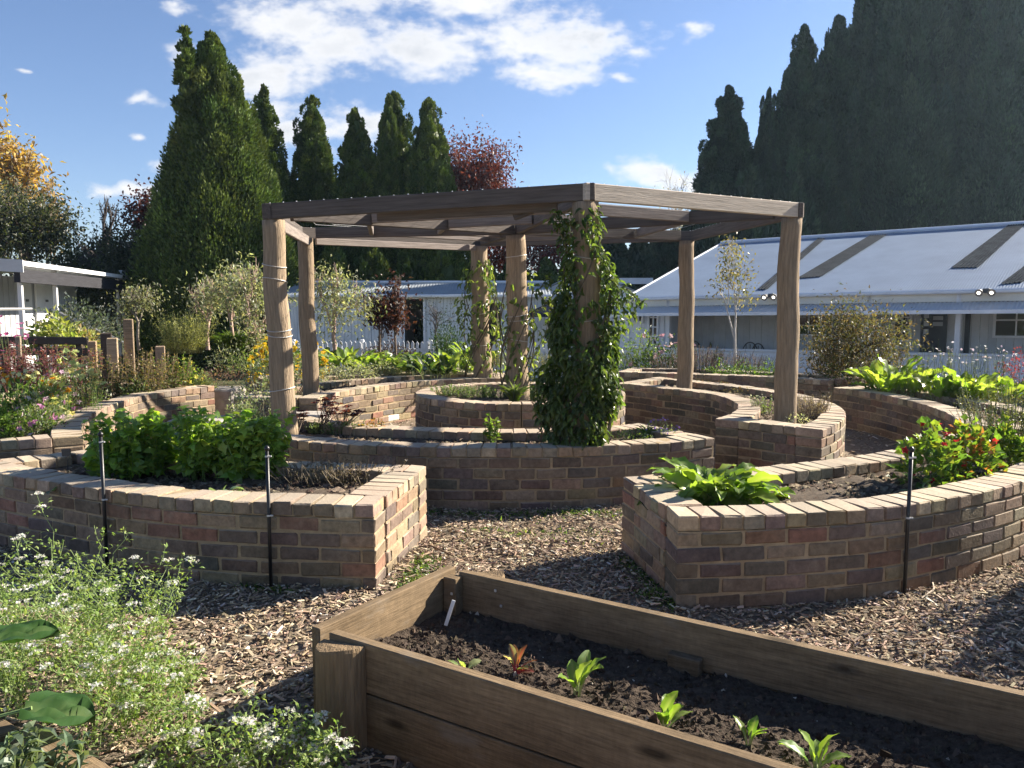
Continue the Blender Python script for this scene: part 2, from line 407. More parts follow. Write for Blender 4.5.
def plank_mat():
    m, nt, N, L, out = new_mat('sawn_sleeper')
    at = N('ShaderNodeAttribute'); at.attribute_name = 'Col'; g = N('ShaderNodeAttribute'); g.attribute_name = 'Gr'
    b = N('ShaderNodeBsdfPrincipled'); setp(b, Roughness=.85, Specular_IOR_Level=.15)
    def tex(kind, scale, st, det=5):
        mp = N('ShaderNodeMapping'); mp.inputs['Scale'].default_value = st; L(g.outputs['Vector'], mp.inputs[0])
        n = N('ShaderNodeTex' + kind); n.inputs['Scale'].default_value = scale
        if kind == 'Noise': n.inputs['Detail'].default_value = det; n.inputs['Roughness'].default_value = .68
        L(mp.outputs[0], n.inputs['Vector']); return n
    def mrange(sock, a, b_, c, d):
        r = N('ShaderNodeMapRange'); L(sock, r.inputs['Value']); r.inputs['From Min'].default_value = a; r.inputs['From Max'].default_value = b_; r.inputs['To Min'].default_value = c; r.inputs['To Max'].default_value = d; return r.outputs[0]
    def mul(c, f):
        x = N('ShaderNodeMixRGB'); x.blend_type = 'MULTIPLY'; x.inputs[0].default_value = 1; L(c, x.inputs[1]); L(f, x.inputs[2]); return x.outputs[0]
    fine = tex('Noise', 9, (.9, 16, 16), 8); broad = tex('Noise', 2.2, (1, 3, 3)); saw = tex('Noise', 60, (1, .35, .35), 3)
    kn = tex('Voronoi', 1.0, (2.1, 6.5, 6.5))
    c = mul(at.outputs['Color'], mrange(fine.outputs['Fac'], .3, .7, .62, 1.32)); c = mul(c, mrange(broad.outputs['Fac'], .32, .68, .68, 1.25)); c = mul(c, mrange(saw.outputs['Fac'], .3, .7, .88, 1.1)); c = mul(c, mrange(kn.outputs['Distance'], .06, .16, .30, 1.0))
    gy = N('ShaderNodeMixRGB'); L(mrange(tex('Noise', 3.5, (1, 2, 2)).outputs['Fac'], .56, .74, 0, .55), gy.inputs[0]); L(c, gy.inputs[1]); gy.inputs[2].default_value = (.22, .19, .155, 1)
    L(gy.outputs[0], b.inputs['Base Color'])
    bp = N('ShaderNodeBump'); bp.inputs['Strength'].default_value = .7; bp.inputs['Distance'].default_value = .004; L(fine.outputs['Fac'], bp.inputs['Height']); L(bp.outputs[0], b.inputs['Normal'])
    L(b.outputs[0], out.inputs['Surface']); return m
M_PLANK = plank_mat()
M_PAINT = col_mat('white_paint', .55, .35, 3, .10, .05)
M_METAL = col_mat('dull_metal', .45, .5, 8, .15, .05, metal=.6)
M_IRON = col_mat('corrugated_iron', .42, .5, 1.2, .12, .08, 4, metal=.25)
M_ROOF = col_mat('roof_iron', .7, .12, 1.0, .14, 0)
M_SKYL = col_mat('aged_skylight', 1.0, 0.0, 4, .3, 0)
M_BLACK = col_mat('black_steel', .4, .45, 20, .15, .05)
M_SOIL = col_mat('soil', .98, .08, 40, .5, .9, 160, bdist=.008)
M_CHIP = col_mat('wood_chip', .9, .12, 30, .25, 0)
M_STONE = col_mat('stone', .9, .2, 8, .3, .5, 30, bdist=.01)
def glass_mat():
    m, nt, N, L, out = new_mat('window_glass')
    b = N('ShaderNodeBsdfPrincipled'); setp(b, Base_Color=(.02, .025, .03, 1), Roughness=.04, Specular_IOR_Level=.7)
    L(b.outputs[0], out.inputs['Surface']); return m
M_GLASS = glass_mat()
def lamp_mat():
    m, nt, N, L, out = new_mat('lamp_glow')
    e = N('ShaderNodeEmission'); e.inputs[0].default_value = (1, .93, .8, 1); e.inputs[1].default_value = 3
    L(e.outputs[0], out.inputs['Surface']); return m
M_GLOW = lamp_mat()
# ------------------------------------------------------------------ garden layout: rings of raised beds round one centre
CX, CY = 0.05, 9.4
def pol(th, r):
    return np.stack([CX + r * np.sin(np.radians(th)), CY - r * np.cos(np.radians(th))], -1)
def rfun(tab, th):
    t = sorted(tab); return np.interp(th, [a for a, _ in t], [b for _, b in t])
BEDS = {
 'A1': dict(th=(-46, -9.4), o=[(-46, 5.5), (-34, 5.31), (-22, 5.22), (-12, 5.09), (-9.4, 5.07)], i=[(-47, 4.63), (-24, 4.07), (-17.5, 3.98), (-9.4, 3.93)], z=.50),
 'A2': dict(th=(9.0, 60), o=[(9, 5.33), (22, 5.45), (36, 5.44), (60, 5.4)], i=[(9, 4.32), (27, 4.27), (36, 4.32), (51, 4.5), (60, 4.52)], z=.50),
 'B1': dict(th=(-57, 32), o=[(-57, 3.5), (-35, 3.4), (-27, 3.35), (-19, 3.28), (-6, 3.2), (16, 3.18), (32, 3.16)], i=[(-57, 2.5), (-36, 2.40), (-24, 2.25), (-13, 2.22), (32, 2.18)], z=.50),
 'B2': dict(th=(46.3, 141), o=[(46.3, 3.65), (77, 3.57), (104, 3.44), (124, 3.32), (141, 3.45)], i=[(46, 2.63), (68, 2.54), (96, 2.42), (118, 2.16), (141, 2.21)], z=.54),
 'B3': dict(th=(-178, -88), o=[(-88, 3.3), (-178, 3.5)], i=[(-88, 2.33), (-123, 2.22), (-153, 2.44), (-178, 2.5)], z=.54),
 'E': dict(th=(-109, -53), o=[(-53, 6.6), (-109, 6.3)], i=[(-53, 4.57), (-67, 4.5), (-82, 4.5), (-96, 4.54), (-109, 4.3)], z=.53),
 'G': dict(th=(62, 106.5), o=[(62, 5.7), (106.5, 5.2)], i=[(106.5, 4.43), (98, 4.48), (87, 4.52), (75, 4.56), (62, 4.6)], z=.53),
 'H': dict(th=(116.6, 156), o=[(116.6, 6.0), (156, 5.1)], i=[(116.6, 5.09), (127, 4.74), (138, 4.36), (156, 4.09)], z=.53),
 'I': dict(th=(-168, -124), o=[(-168, 4.9), (-124, 5.0)], i=[(-168, 3.85), (-151, 3.8), (-138, 3.96), (-124, 4.0)], z=.53),
}
DC = np.array([.1, 9.72]); DR = 1.27; DZ = .57
def in_bed(x, y, pad=.0):
    th = np.degrees(np.arctan2(x - CX, CY - y)); r = np.hypot(x - CX, y - CY)
    k = np.hypot(x - DC[0], y - DC[1]) < DR + pad
    for b in BEDS.values():
        k |= (th > b['th'][0]) & (th < b['th'][1]) & (r > rfun(b['i'], th) - pad) & (r < rfun(b['o'], th) + pad)
    return k
# planter box frame
PD = unit(np.array([1.88, -1.20])); PW = np.array([-PD[1], PD[0]])
PO = np.array([-.77, 2.96]); PL_LEN = 4.6; PL_W = .87; PL_Z = .385
def in_planter(x, y, pad=0):
    s = (x - PO[0]) * PD[0] + (y - PO[1]) * PD[1]; w = (x - PO[0]) * PW[0] + (y - PO[1]) * PW[1]
    return (s > -pad) & (s < PL_LEN + pad) & (w > -pad) & (w < PL_W + pad)
P2O = np.array([-1.32, 2.21]); PD2 = unit(np.array([.82, -.57])); PW2 = np.array([-PD2[1], PD2[0]])
def in_planter2(x, y, pad=0):
    s = (x - P2O[0]) * PD2[0] + (y - P2O[1]) * PD2[1]; w = (x - P2O[0]) * PW2[0] + (y - P2O[1]) * PW2[1]
    return (s > -.16 - pad) & (s < 3) & (w > -1.2) & (w < pad)
def pl2(s, w, z):
    q = P2O + PD2 * s + PW2 * w; return np.array([q[0], q[1], z])

# ------------------------------------------------------------------ ground
def wob(x, y):
    return (np.sin(x * 3.1 + 1.3 * np.sin(y * 2.3)) * np.cos(y * 2.7 + x) * .014 + np.sin(x * 7.3 + y * 5.1) * .006 + np.sin(x * 1.1 - y * .9) * .012)
def gz(x, y):
    d = np.hypot(x, y - 8)
    far = np.clip((np.hypot(x, y) - 15) / 8, 0, 1)
    return wob(x, y) * (1 - far) - .35 * far * far * (3 - 2 * far)
def ground_mat():
    m, nt, N, L, out = new_mat('mulch_ground')
    b = N('ShaderNodeBsdfPrincipled'); setp(b, Roughness=.95, Specular_IOR_Level=.1)
    tc = N('ShaderNodeTexCoord')
    n = N('ShaderNodeTexNoise'); n.inputs['Scale'].default_value = 28; n.inputs['Detail'].default_value = 9; n.inputs['Roughness'].default_value = .7
    L(tc.outputs['Object'], n.inputs['Vector'])
    cr = N('ShaderNodeValToRGB'); L(n.outputs['Fac'], cr.inputs[0])
    e = cr.color_ramp.elements; e[0].position = .35; e[0].color = (.09, .07, .052, 1); e[1].position = .68; e[1].color = (.31, .25, .185, 1)
    n2 = N('ShaderNodeTexNoise'); n2.inputs['Scale'].default_value = .5; n2.inputs['Detail'].default_value = 5; L(tc.outputs['Object'], n2.inputs['Vector'])
    sp = N('ShaderNodeSeparateXYZ'); L(tc.outputs['Object'], sp.inputs[0])
    far = N('ShaderNodeMapRange'); L(sp.outputs[1], far.inputs['Value']); far.inputs['From Min'].default_value = 14; far.inputs['From Max'].default_value = 19
    gr = N('ShaderNodeMixRGB'); gr.inputs[1].default_value = (.045, .07, .022, 1); gr.inputs[2].default_value = (.10, .085, .045, 1); L(n2.outputs['Fac'], gr.inputs[0])
    mx = N('ShaderNodeMixRGB'); L(far.outputs[0], mx.inputs[0]); L(cr.outputs[0], mx.inputs[1]); L(gr.outputs[0], mx.inputs[2])
    L(mx.outputs[0], b.inputs['Base Color'])
    bp = N('ShaderNodeBump'); bp.inputs['Strength'].default_value = .9; bp.inputs['Distance'].default_value = .02; L(n.outputs['Fac'], bp.inputs['Height']); L(bp.outputs[0], b.inputs['Normal'])
    L(b.outputs[0], out.inputs['Surface']); return m
def make_ground():
    mb = MB()
    xs = np.concatenate([-np.geomspace(9, 1500, 26)[::-1], np.arange(-8.8, 8.9, .16), np.geomspace(9, 1500, 26)])
    ys = np.concatenate([-np.geomspace(.5, 1500, 20)[::-1], np.arange(-.3, 18, .16), np.geomspace(18.2, 1800, 34)])
    X, Y = np.meshgrid(xs, ys); nx, ny = len(xs), len(ys)
    V = np.stack([X, Y, gz(X, Y)], -1).reshape(-1, 3)
    i = np.arange(ny - 1)[:, None] * nx; j = np.arange(nx - 1)[None]
    F = np.stack([i + j, i + j + 1, i + nx + j + 1, i + nx + j], -1).reshape(-1, 4)
    mb.add(V, F); o = mb.build('ground', ground_mat(), smooth=True); structure(o)
make_ground()

def make_chips():
    mb = MB()
    def batch(n, x0, x1, y0, y1, lo, hi):
        x = rng.uniform(x0, x1, n); y = rng.uniform(y0, y1, n)
        k = ~(in_bed(x, y, -.02) | in_planter(x, y, .0) | in_planter2(x, y, 0)) & (np.abs(x) < y * .66 + .5)
        x, y = x[k], y[k]; n = len(x)
        L_ = rng.uniform(lo, hi, n) * rng.choice([.4, .8, 1.1, 2.1], n, p=[.38, .36, .19, .07]); W = np.minimum(rng.uniform(.005, .018, n), L_ * .5); H = rng.uniform(.002, .006, n)
        a = rng.uniform(0, 2 * np.pi, n); t = rng.normal(0, .28, n); t2 = rng.normal(0, .35, n)
        Xa = np.stack([np.cos(a) * np.cos(t), np.sin(a) * np.cos(t), np.sin(t)], -1)
        Ya = unit(np.stack([-np.sin(a), np.cos(a), np.tan(t2)], -1)); Za = unit(np.cross(Xa, Ya)); Ya = np.cross(Za, Xa)
        P = np.stack([x, y, gz(x, y) + rng.uniform(.002, .022, n)], -1)
        S = np.array([[-1, -.6, -1], [.9, -1, -1], [1, .7, -1], [-.8, 1, -1], [-1, -.6, 1], [.9, -1, 1], [1, .7, 1], [-.8, 1, 1]]) * .5
        F = np.array([[4, 5, 6, 7], [0, 1, 5, 4], [1, 2, 6, 5], [2, 3, 7, 6], [3, 0, 4, 7]])
        c = pal(n, [(.41, .335, .25), (.31, .245, .18), (.20, .152, .11), (.47, .39, .30), (.36, .305, .245), (.14, .108, .082), (.27, .21, .16)], .25)
        pale = rng.random(n) < .045; c *= np.array([1.04, 1.0, .93]); c[pale] = pal(pale.sum(), [(.64, .57, .46), (.60, .54, .46)], .15)
        inst(mb, S, F, P, Xa * L_[:, None], Ya * W[:, None], Za * H[:, None], c)
    batch(54000, -4.2, 3.6, 2.2, 5.4, .02, .056)
    batch(20000, -1.2, 4.4, 5.0, 7.2, .02, .05)
    batch(9000, -4.5, 5.5, 6.5, 13, .04, .08)
    o = mb.build('bark_mulch', M_CHIP); stuff(o)
    o['label'] = 'shredded wood chip mulch covering the garden paths'; o['category'] = 'mulch'
make_chips()

# ------------------------------------------------------------------ brick raised beds
BCOL = [(.225, .168, .118), (.195, .148, .108), (.175, .138, .108), (.25, .19, .135), (.14, .112, .092), (.22, .14, .10), (.21, .168, .128), (.155, .115, .088), (.265, .205, .148), (.135, .11, .098)]
CCOL = [(.36, .275, .195), (.31, .24, .175), (.26, .205, .155), (.40, .315, .225), (.30, .21, .155), (.23, .18, .142), (.19, .15, .125)]
def brick_cols(n, cap=False):
    c = pal(n, CCOL if cap else BCOL, .16) * np.array([1.0, .985, .915])
    if not cap:
        w = rng.random(n) < .004; c[w] = np.array([.62, .60, .55])
        d = rng.random(n) < .02; c[d] = np.array([.085, .075, .078])
        r = rng.random(n) < .03; c[r] = np.array([.25, .13, .09])
    return c
def resample(P, s):
    d = np.concatenate([[0], np.cumsum(np.hypot(*np.diff(P, axis=0).T))])
    return np.stack([np.interp(s, d, P[:, 0]), np.interp(s, d, P[:, 1])], -1), d[-1]
def wall_run(mb, cap, P, ztop, zbot=-.06, closed=False, par=0):
    _, Lt = resample(P, np.array([0.]))
    W = .23
    # mortar core
    n = max(2, int(Lt / .10)); pts, _ = resample(P, np.linspace(0, Lt, n + 1)); T = unit(np.gradient(pts, axis=0))
    Nn = np.stack([-T[:, 1], T[:, 0]], -1)
    for (m, w, z0, z1) in ((mb, W - .014, zbot, ztop - .082), (cap, W - .016, ztop - .078, ztop - .007)):
        e = pts.copy(); 
        if not closed: e[0] += T[0] * .006; e[-1] -= T[-1] * .006
        A = e + Nn * w / 2; B = e - Nn * w / 2; k = len(e)
        V = np.concatenate([np.c_[A, np.full(k, z0)], np.c_[B, np.full(k, z0)], np.c_[A, np.full(k, z1)], np.c_[B, np.full(k, z1)]])
        i = np.arange(k - 1)
        F = np.concatenate([np.stack([i, i + 1, i + 2 * k + 1, i + 2 * k], -1)[:, ::-1], np.stack([i + k, i + k + 1, i + 3 * k + 1, i + 3 * k], -1), np.stack([i + 2 * k, i + 2 * k + 1, i + 3 * k + 1, i + 3 * k], -1)[:, ::-1]])
        F = np.concatenate([F, [[0, k, 3 * k, 2 * k], [k - 1, 3 * k - 1, 4 * k - 1, 2 * k - 1]]])
        m.add(V, F, (.33, .255, .16), 1)
    # courses
    nc = int((ztop - zbot) / .086)
    for c in range(1, nc + 1):
        zc = ztop - .086 * c - .038
        s = np.arange(-.12 if (c + par) % 2 else 0, Lt, .24)
        s = s + 0; s0 = np.maximum(s, 0); s1 = np.minimum(s + .24, Lt)
        k = (s1 - s0) > .04; s0, s1 = s0[k], s1[k]
        if not closed: s0[0] -= .005 if s0[0] < .001 else 0; s1[-1] += .005 if s1[-1] > Lt - .001 else 0
        mid = (s0 + s1) / 2; C, _ = resample(P, mid); a, _ = resample(P, np.maximum(mid - .05, 0)); b, _ = resample(P, np.minimum(mid + .05, Lt))
        T = unit(b - a); m = len(mid)
        H = np.stack([(s1 - s0 - .010) / 2, np.full(m, W / 2) + rng.normal(0, .0013, m), np.full(m, .0385) + rng.normal(0, .0012, m)], -1)
        C = np.c_[C, np.full(m, zc) + rng.normal(0, .0015, m)]
        bricks(mb, C, T, H, brick_cols(m))
    # coping of headers
    nb = max(1, int(round(Lt / .119))); s = (np.arange(nb) + .5) * Lt / nb
    C, _ = resample(P, s); a, _ = resample(P, np.maximum(s - .05, 0)); b, _ = resample(P, np.minimum(s + .05, Lt)); T = unit(b - a)
    H = np.stack([np.full(nb, Lt / nb / 2 - .0035), np.full(nb, W / 2 + .002) + rng.normal(0, .002, nb), np.full(nb, .038)], -1)
    C = np.c_[C, np.full(nb, ztop - .038) + rng.normal(0, .0018, nb)]
    bricks(cap, C, T, H, brick_cols(nb, True), bev=(.004, .009), jit=.0022, tilt=.010)
SOILZ = .085
def soil_sheet(mb, A, B, z, col=(.10, .08, .062), amp=.018, m=10):
    n = len(A); t = np.linspace(0, 1, m)[None, :, None]
    P = A[:, None] * (1 - t) + B[:, None] * t
    V = np.concatenate([P, np.zeros((n, m, 1))], -1); V[..., 2] = z + rng.normal(0, amp * .4, (n, m)) + amp * np.sin(P[..., 0] * 6) * np.cos(P[..., 1] * 7)
    i = np.arange(n - 1)[:, None] * m; j = np.arange(m - 1)[None]
    F = np.stack([i + j, i + m + j, i + m + j + 1, i + j + 1], -1).reshape(-1, 4)
    mb.add(V.reshape(-1, 3), F, col)
def soil_crumbs(mb, b, z):
    n = 2600; th = rng.uniform(b['th'][0] + 3, b['th'][1] - 3, n); a = rfun(b['i'], th) + .24; c = rfun(b['o'], th) - .24; q = pol(th, a + (c - a) * rng.random(n))
    P = np.c_[q, np.full(n, z - SOILZ + .004)]; sz = rng.gamma(2, .006, n) + .003; an = rng.uniform(0, 6.28, n)
    X = np.stack([np.cos(an), np.sin(an), rng.normal(0, .3, n)], -1) * sz[:, None] * rng.uniform(.8, 2.4, (n, 1)); Y = np.stack([-np.sin(an), np.cos(an), rng.normal(0, .3, n)], -1) * sz[:, None] * .7; Zx = np.stack([rng.normal(0, .3, n), rng.normal(0, .3, n), np.ones(n)], -1) * sz[:, None] * .6
    inst(mb, np.array([[1, 0, -.3], [-.4, .9, -.3], [-.6, -.8, -.3], [.1, .1, 1.0]]), np.array([[0, 1, 3], [1, 2, 3], [2, 0, 3]]), P, X, Y, Zx, pal(n, [(.11, .085, .062), (.16, .125, .09), (.08, .06, .045), (.24, .195, .14)], .25))
def make_bed(key, label):
    b = BEDS[key]; t0, t1 = b['th']; z = b['z']
    th = np.linspace(t0, t1, max(8, int((t1 - t0) / 1.5)))
    ro, ri = rfun(b['o'], th), rfun(b['i'], th)
    mid = pol((t0 + t1) / 2, (ro.mean() + ri.mean()) / 2)
    root = thing('raised_bed', label, 'raised bed', (mid[0], mid[1], 0), 'curved brick raised beds')
    w, c, s = MB(), MB(), MB()
    O = pol(th, ro - .115); I = pol(th, ri + .115)
    wall_run(w, c, O, z); wall_run(w, c, I, z, par=1)
    for e, sg in ((0, 1), (-1, -1)):
        if e == 0: T = unit(O[1] - O[0])
        else: T = unit(O[-1] - O[-2])
        a = I[e]; bb = O[e]; d = unit(bb - a); nrm = np.array([-d[1], d[0]]); 
        if nrm @ T * sg < 0: nrm = -nrm
        P = np.stack([a + d * .118 + nrm * .115, bb - d * .118 + nrm * .115])
        Q = P[0] + (P[1] - P[0]) * np.linspace(0, 1, 12)[:, None]
        wall_run(w, c, Q, z, par=1)
    thi = np.linspace(t0, t1, max(20, int((t1 - t0) / .8)))
    soil_sheet(s, pol(thi, rfun(b['o'], thi) - .2), pol(thi, rfun(b['i'], thi) + .2), z - SOILZ)
    w.build('wall', [M_BRICK, M_MORTAR], root); c.build('coping', [M_BRICK, M_MORTAR], root); soil_crumbs(s, b, z); s.build('soil', M_SOIL, root, smooth=True)
    return root
make_bed('A1', 'curved brick raised bed full of lovage with two black stakes at its front')
make_bed('A2', 'curved brick raised bed of nasturtiums and sorrel with one black stake at its front')
make_bed('B1', 'curved brick raised bed under the leafy vine-clad pergola post')
make_bed('B2', 'curved brick raised bed with two pergola posts and grey heathery shrub in its pointed end')
make_bed('B3', 'sunlit curved brick raised bed of silvery ground cover behind the round bed')
make_bed('E', 'brick raised bed crowded with mixed garden flowers and purple foliage')
make_bed('G', 'curved brick raised bed planted with a row of big chard leaves')
make_bed('H', 'far low brick raised bed with white painted bricks at its end before the veranda')
make_bed('I', 'far brick raised bed of leafy greens in front of the white picket fence')
def make_round_bed():
    root = thing('raised_bed', 'round brick raised bed at the centre of the pergola', 'raised bed', (DC[0], DC[1], 0))
    w, c, s = MB(), MB(), MB()
    a = np.linspace(0, 2 * np.pi, 90); P = DC + (DR - .115) * np.stack([np.sin(a), -np.cos(a)], -1)
    wall_run(w, c, P, DZ, closed=True)
    t = np.linspace(0, 2 * np.pi, 60)
    soil_sheet(s, DC + (DR - .2) * np.stack([np.sin(t), -np.cos(t)], -1), DC + .02 * np.stack([np.sin(t), -np.cos(t)], -1), DZ - .07)
    w.build('wall', [M_BRICK, M_MORTAR], root); c.build('coping', [M_BRICK, M_MORTAR], root); s.build('soil', M_SOIL, root)
make_round_bed()

# ------------------------------------------------------------------ timber planter in front
def pl(s, w, z, O=PO):
    q = O + PD * s + PW * w; return np.array([q[0], q[1], z])
PAX = np.array([[PD[0], PD[1], 0], [PW[0], PW[1], 0], [0, 0, 1]])
PAY = np.array([[PW[0], PW[1], 0], [-PD[0], -PD[1], 0], [0, 0, 1]])
PCOL = (.178, .127, .075)
def half_log(mb, O, s, w, r, ztop, flat, col):
    """half-round post: flat side towards +/-PW"""
    a = np.linspace(0, np.pi, 13)
    ring = np.stack([np.cos(a) * r, -flat * np.sin(a) * r * .95], -1); k = len(ring)
    V = []
    for zz, f in ((-.1, 1), (ztop * .5, 1), (ztop - .012, 1), (ztop, .96)):
        for (u, v) in ring: V.append(pl(s + u * f, w + v * f, zz + (.012 * math.sin(u * 20) if zz > .2 else 0), O))
    F = []
    for l in range(3):
        for i in range(k):
            j = (i + 1) % k; q = [l * k + i, l * k + j, (l + 1) * k + j, (l + 1) * k + i]; F.append(q if flat < 0 else q[::-1])
    G = np.array(V) @ np.array([[0, 0, 1], [1, 0, 0], [0, 1, 0]]).T
    mb.add(V, F, col, 0, gr=np.array(V)[:, [2, 0, 1]])
    top = list(range(3 * k, 4 * k)); 
    mb.F.append((np.array([top if flat < 0 else top[::-1]]) + mb.n - 4 * k, 0))
def make_planter():
    root = thing('timber_planter', 'weathered timber plank planter box of dark soil with young seedlings', 'planter', pl(2.2, .4, 0))
    T = .045
    for w in (T / 2, PL_W - T / 2):
        for z0, z1 in ((.197, PL_Z), (-.02, .190)):
            mb = MB(); box(mb, pl(PL_LEN / 2 + T + .003, w, (z0 + z1) / 2), (PL_LEN - 2 * T, T, z1 - z0), PAX, np.array(PCOL) * rng.uniform(.9, 1.1), bev=.004)
            mb.build('plank', M_PLANK, root)
    for z0, z1 in ((.197, PL_Z + .003), (-.02, .190)):
        for s in (T / 2, PL_LEN - T / 2 + .006):
            mb = MB(); box(mb, pl(s, PL_W / 2, (z0 + z1) / 2), (PL_W, T, z1 - z0), PAY, np.array(PCOL) * rng.uniform(.9, 1.1), bev=.004)
            mb.build('plank', M_PLANK, root)
    mb = MB(); half_log(mb, PO, .175, -.004, .108, PL_Z - .018, 1, np.array(PCOL) * 1.15); mb.build('corner_post', M_LOG, root)
    mb = MB(); half_log(mb, PO, .20, PL_W + .004, .10, PL_Z - .015, -1, np.array(PCOL) * 1.05); mb.build('corner_post', M_LOG, root)
    mb = MB(); box(mb, pl(.085, PL_W - T - .032, .2), (.07, .06, .34), PAX, np.array(PCOL) * .9, bev=.004); mb.build('corner_block', M_PLANK, root)
    mb = MB(); box(mb, pl(1.20, PL_W - T - .024, .15), (.13, .045, .22), PAX, np.array(PCOL) * .7, bev=.004); mb.build('corner_block', M_PLANK, root)
    mb = MB()
    for s, z in ((.30, .335), (.33, .27), (.10, .30), (.1, .24)): box(mb, pl(s, PL_W - T - (.003 if s > .2 else .064), z), (.012, .006, .012), PAX, (.6, .58, .55), bev=.002)
    mb.build('screw', M_METAL, root)
    # soil surface: fine crumbly sheet, banked up towards the near plank
    mb = MB(); ns, nw = 300, 74
    S, W = np.meshgrid(np.linspace(T + .004, PL_LEN - T - .004, ns), np.linspace(T + .004, PL_W - T - .004, nw), indexing='ij')
    def clod(x, y, f, sd):
        q = np.zeros_like(x)
        for i in range(6):
            a = sd * 7.1 + i * 1.37; q += np.sin((x * math.cos(a) + y * math.sin(a)) * f * (1 + .23 * i) + 5 * math.sin(i + sd) + 1.4 * np.sin((y * math.cos(a * 1.7) - x * math.sin(a)) * f * .7))
        return q / 6
    Z = .205 + .028 * np.exp(-((W - .2) / .2) ** 2) + .012 * clod(S, W, 14, 1) + .010 * clod(S, W, 42, 2) + .006 * np.abs(clod(S, W, 95, 3)) + rng.normal(0, .0025, S.shape)
    V = PO[None, None] + S[..., None] * PD + W[..., None] * PW
    V = np.concatenate([V, Z[..., None]], -1).reshape(-1, 3)
    i = np.arange(ns - 1)[:, None] * nw; j = np.arange(nw - 1)[None]
    mb.add(V, np.stack([i + j, i + nw + j, i + nw + j + 1, i + j + 1], -1).reshape(-1, 4), (.062, .048, .037))
    # crumbs
    n = 9000; si, wi = rng.integers(2, ns - 2, n), rng.integers(1, nw - 1, n)
    P = V.reshape(ns, nw, 3)[si, wi] + rng.normal(0, .003, (n, 3)); sz = rng.gamma(2.0, .0032, n) + .002
    Tm = np.array([[1, 0, -.3], [-.4, .9, -.3], [-.6, -.8, -.3], [.1, .1, 1.0]]); Fm = np.array([[0, 1, 3], [1, 2, 3], [2, 0, 3]])
    a = rng.uniform(0, 6.28, n); X = np.stack([np.cos(a), np.sin(a), rng.normal(0, .4, n)], -1) * sz[:, None]; Y = np.stack([-np.sin(a), np.cos(a), rng.normal(0, .4, n)], -1) * sz[:, None] * rng.uniform(.6, 1.2, (n, 1)); Zx = np.stack([rng.normal(0, .3, n), rng.normal(0, .3, n), np.ones(n)], -1) * sz[:, None] * .8
    c = pal(n, [(.065, .05, .038), (.05, .038, .03), (.09, .07, .052)], .3); k = rng.random(n) < .012; c[k] = (.4, .36, .3)
    inst(mb, Tm, Fm, P, X, Y, Zx, c)
    mb.build('soil', M_SOIL, root)
make_planter()
def make_planter2():
    root = thing('timber_planter', 'timber edged planter with sage and a broad green leaf hanging over its plank', 'planter', (P2O[0], P2O[1], 0))
    AX = np.array([[PD2[0], PD2[1], 0], [PW2[0], PW2[1], 0], [0, 0, 1]]); AY = np.array([[PW2[0], PW2[1], 0], [-PD2[0], -PD2[1], 0], [0, 0, 1]])
    for z0, z1 in ((.193, .38), (0, .187)):
        mb = MB(); box(mb, pl2(1.345, -.04, (z0 + z1) / 2), (2.9, .08, z1 - z0), AX, np.array(PCOL) * 1.25, bev=.006); mb.build('plank', M_PLANK, root)
    mb = MB(); box(mb, pl2(-.155, -.60, .19), (1.1, .09, .385), AY, np.array(PCOL), bev=.006); mb.build('plank', M_PLANK, root)
    mb = MB(); s = np.linspace(-.10, 2.5, 60); A = np.array([P2O + PD2 * q - PW2 * .09 for q in s]); B = np.array([P2O + PD2 * q - PW2 * 1.15 for q in s]); soil_sheet(mb, A, B, .28, amp=.03, m=20); mb.build('soil', M_SOIL, root)
make_planter2()

# ------------------------------------------------------------------ pergola
POSTS = {'P1': (-2.10, 7.22, .42, 2.37, .106), 'P5': (.60, 6.53, .38, 2.44, .115), 'P7': (2.68, 7.80, .38, 2.45, .105), 'P6': (2.36, 10.9, .40, 2.48, .105), 'P3': (-.47, 12.1, .40, 2.50, .135), 'P2': (-2.54, 10.0, .42, 2.44, .10), 'P4': (.06, 9.6, .42, 2.44, .125)}
RING = ['P1', 'P5', 'P7', 'P6', 'P3', 'P2']
LOGC = (.27, .205, .138); BMC = (.105, .09, .08)
def beam(name, a, b, h, t, root, col=BMC, off=0.0, ext=.0, nails=False):
    a = np.array(a, float); b = np.array(b, float); d = unit(b - a); x = d; y = unit(np.cross([0, 0, 1.0], x)); z = np.cross(x, y)
    c = (a + b) / 2 + y * off; Lh = np.linalg.norm(b - a) + 2 * ext
    mb = MB(); box(mb, c + z * h / 2, (Lh, t, h), np.stack([x, y, z]), np.array(col) * rng.uniform(.88, 1.12), bev=.006)
    o = mb.build(name, M_BEAM, root)
    if nails:
        mn = MB()
        n = int(Lh / .13)
        for i in range(n):
            q = c + x * (-Lh / 2 + .07 + i * .13) + z * (h + .006); box(mn, q - z * .004, (.011, .013, .011), np.stack([x, y, z]), (.75, .75, .72), bev=.003)
        mn.build('staple', M_METAL, o)
    return o
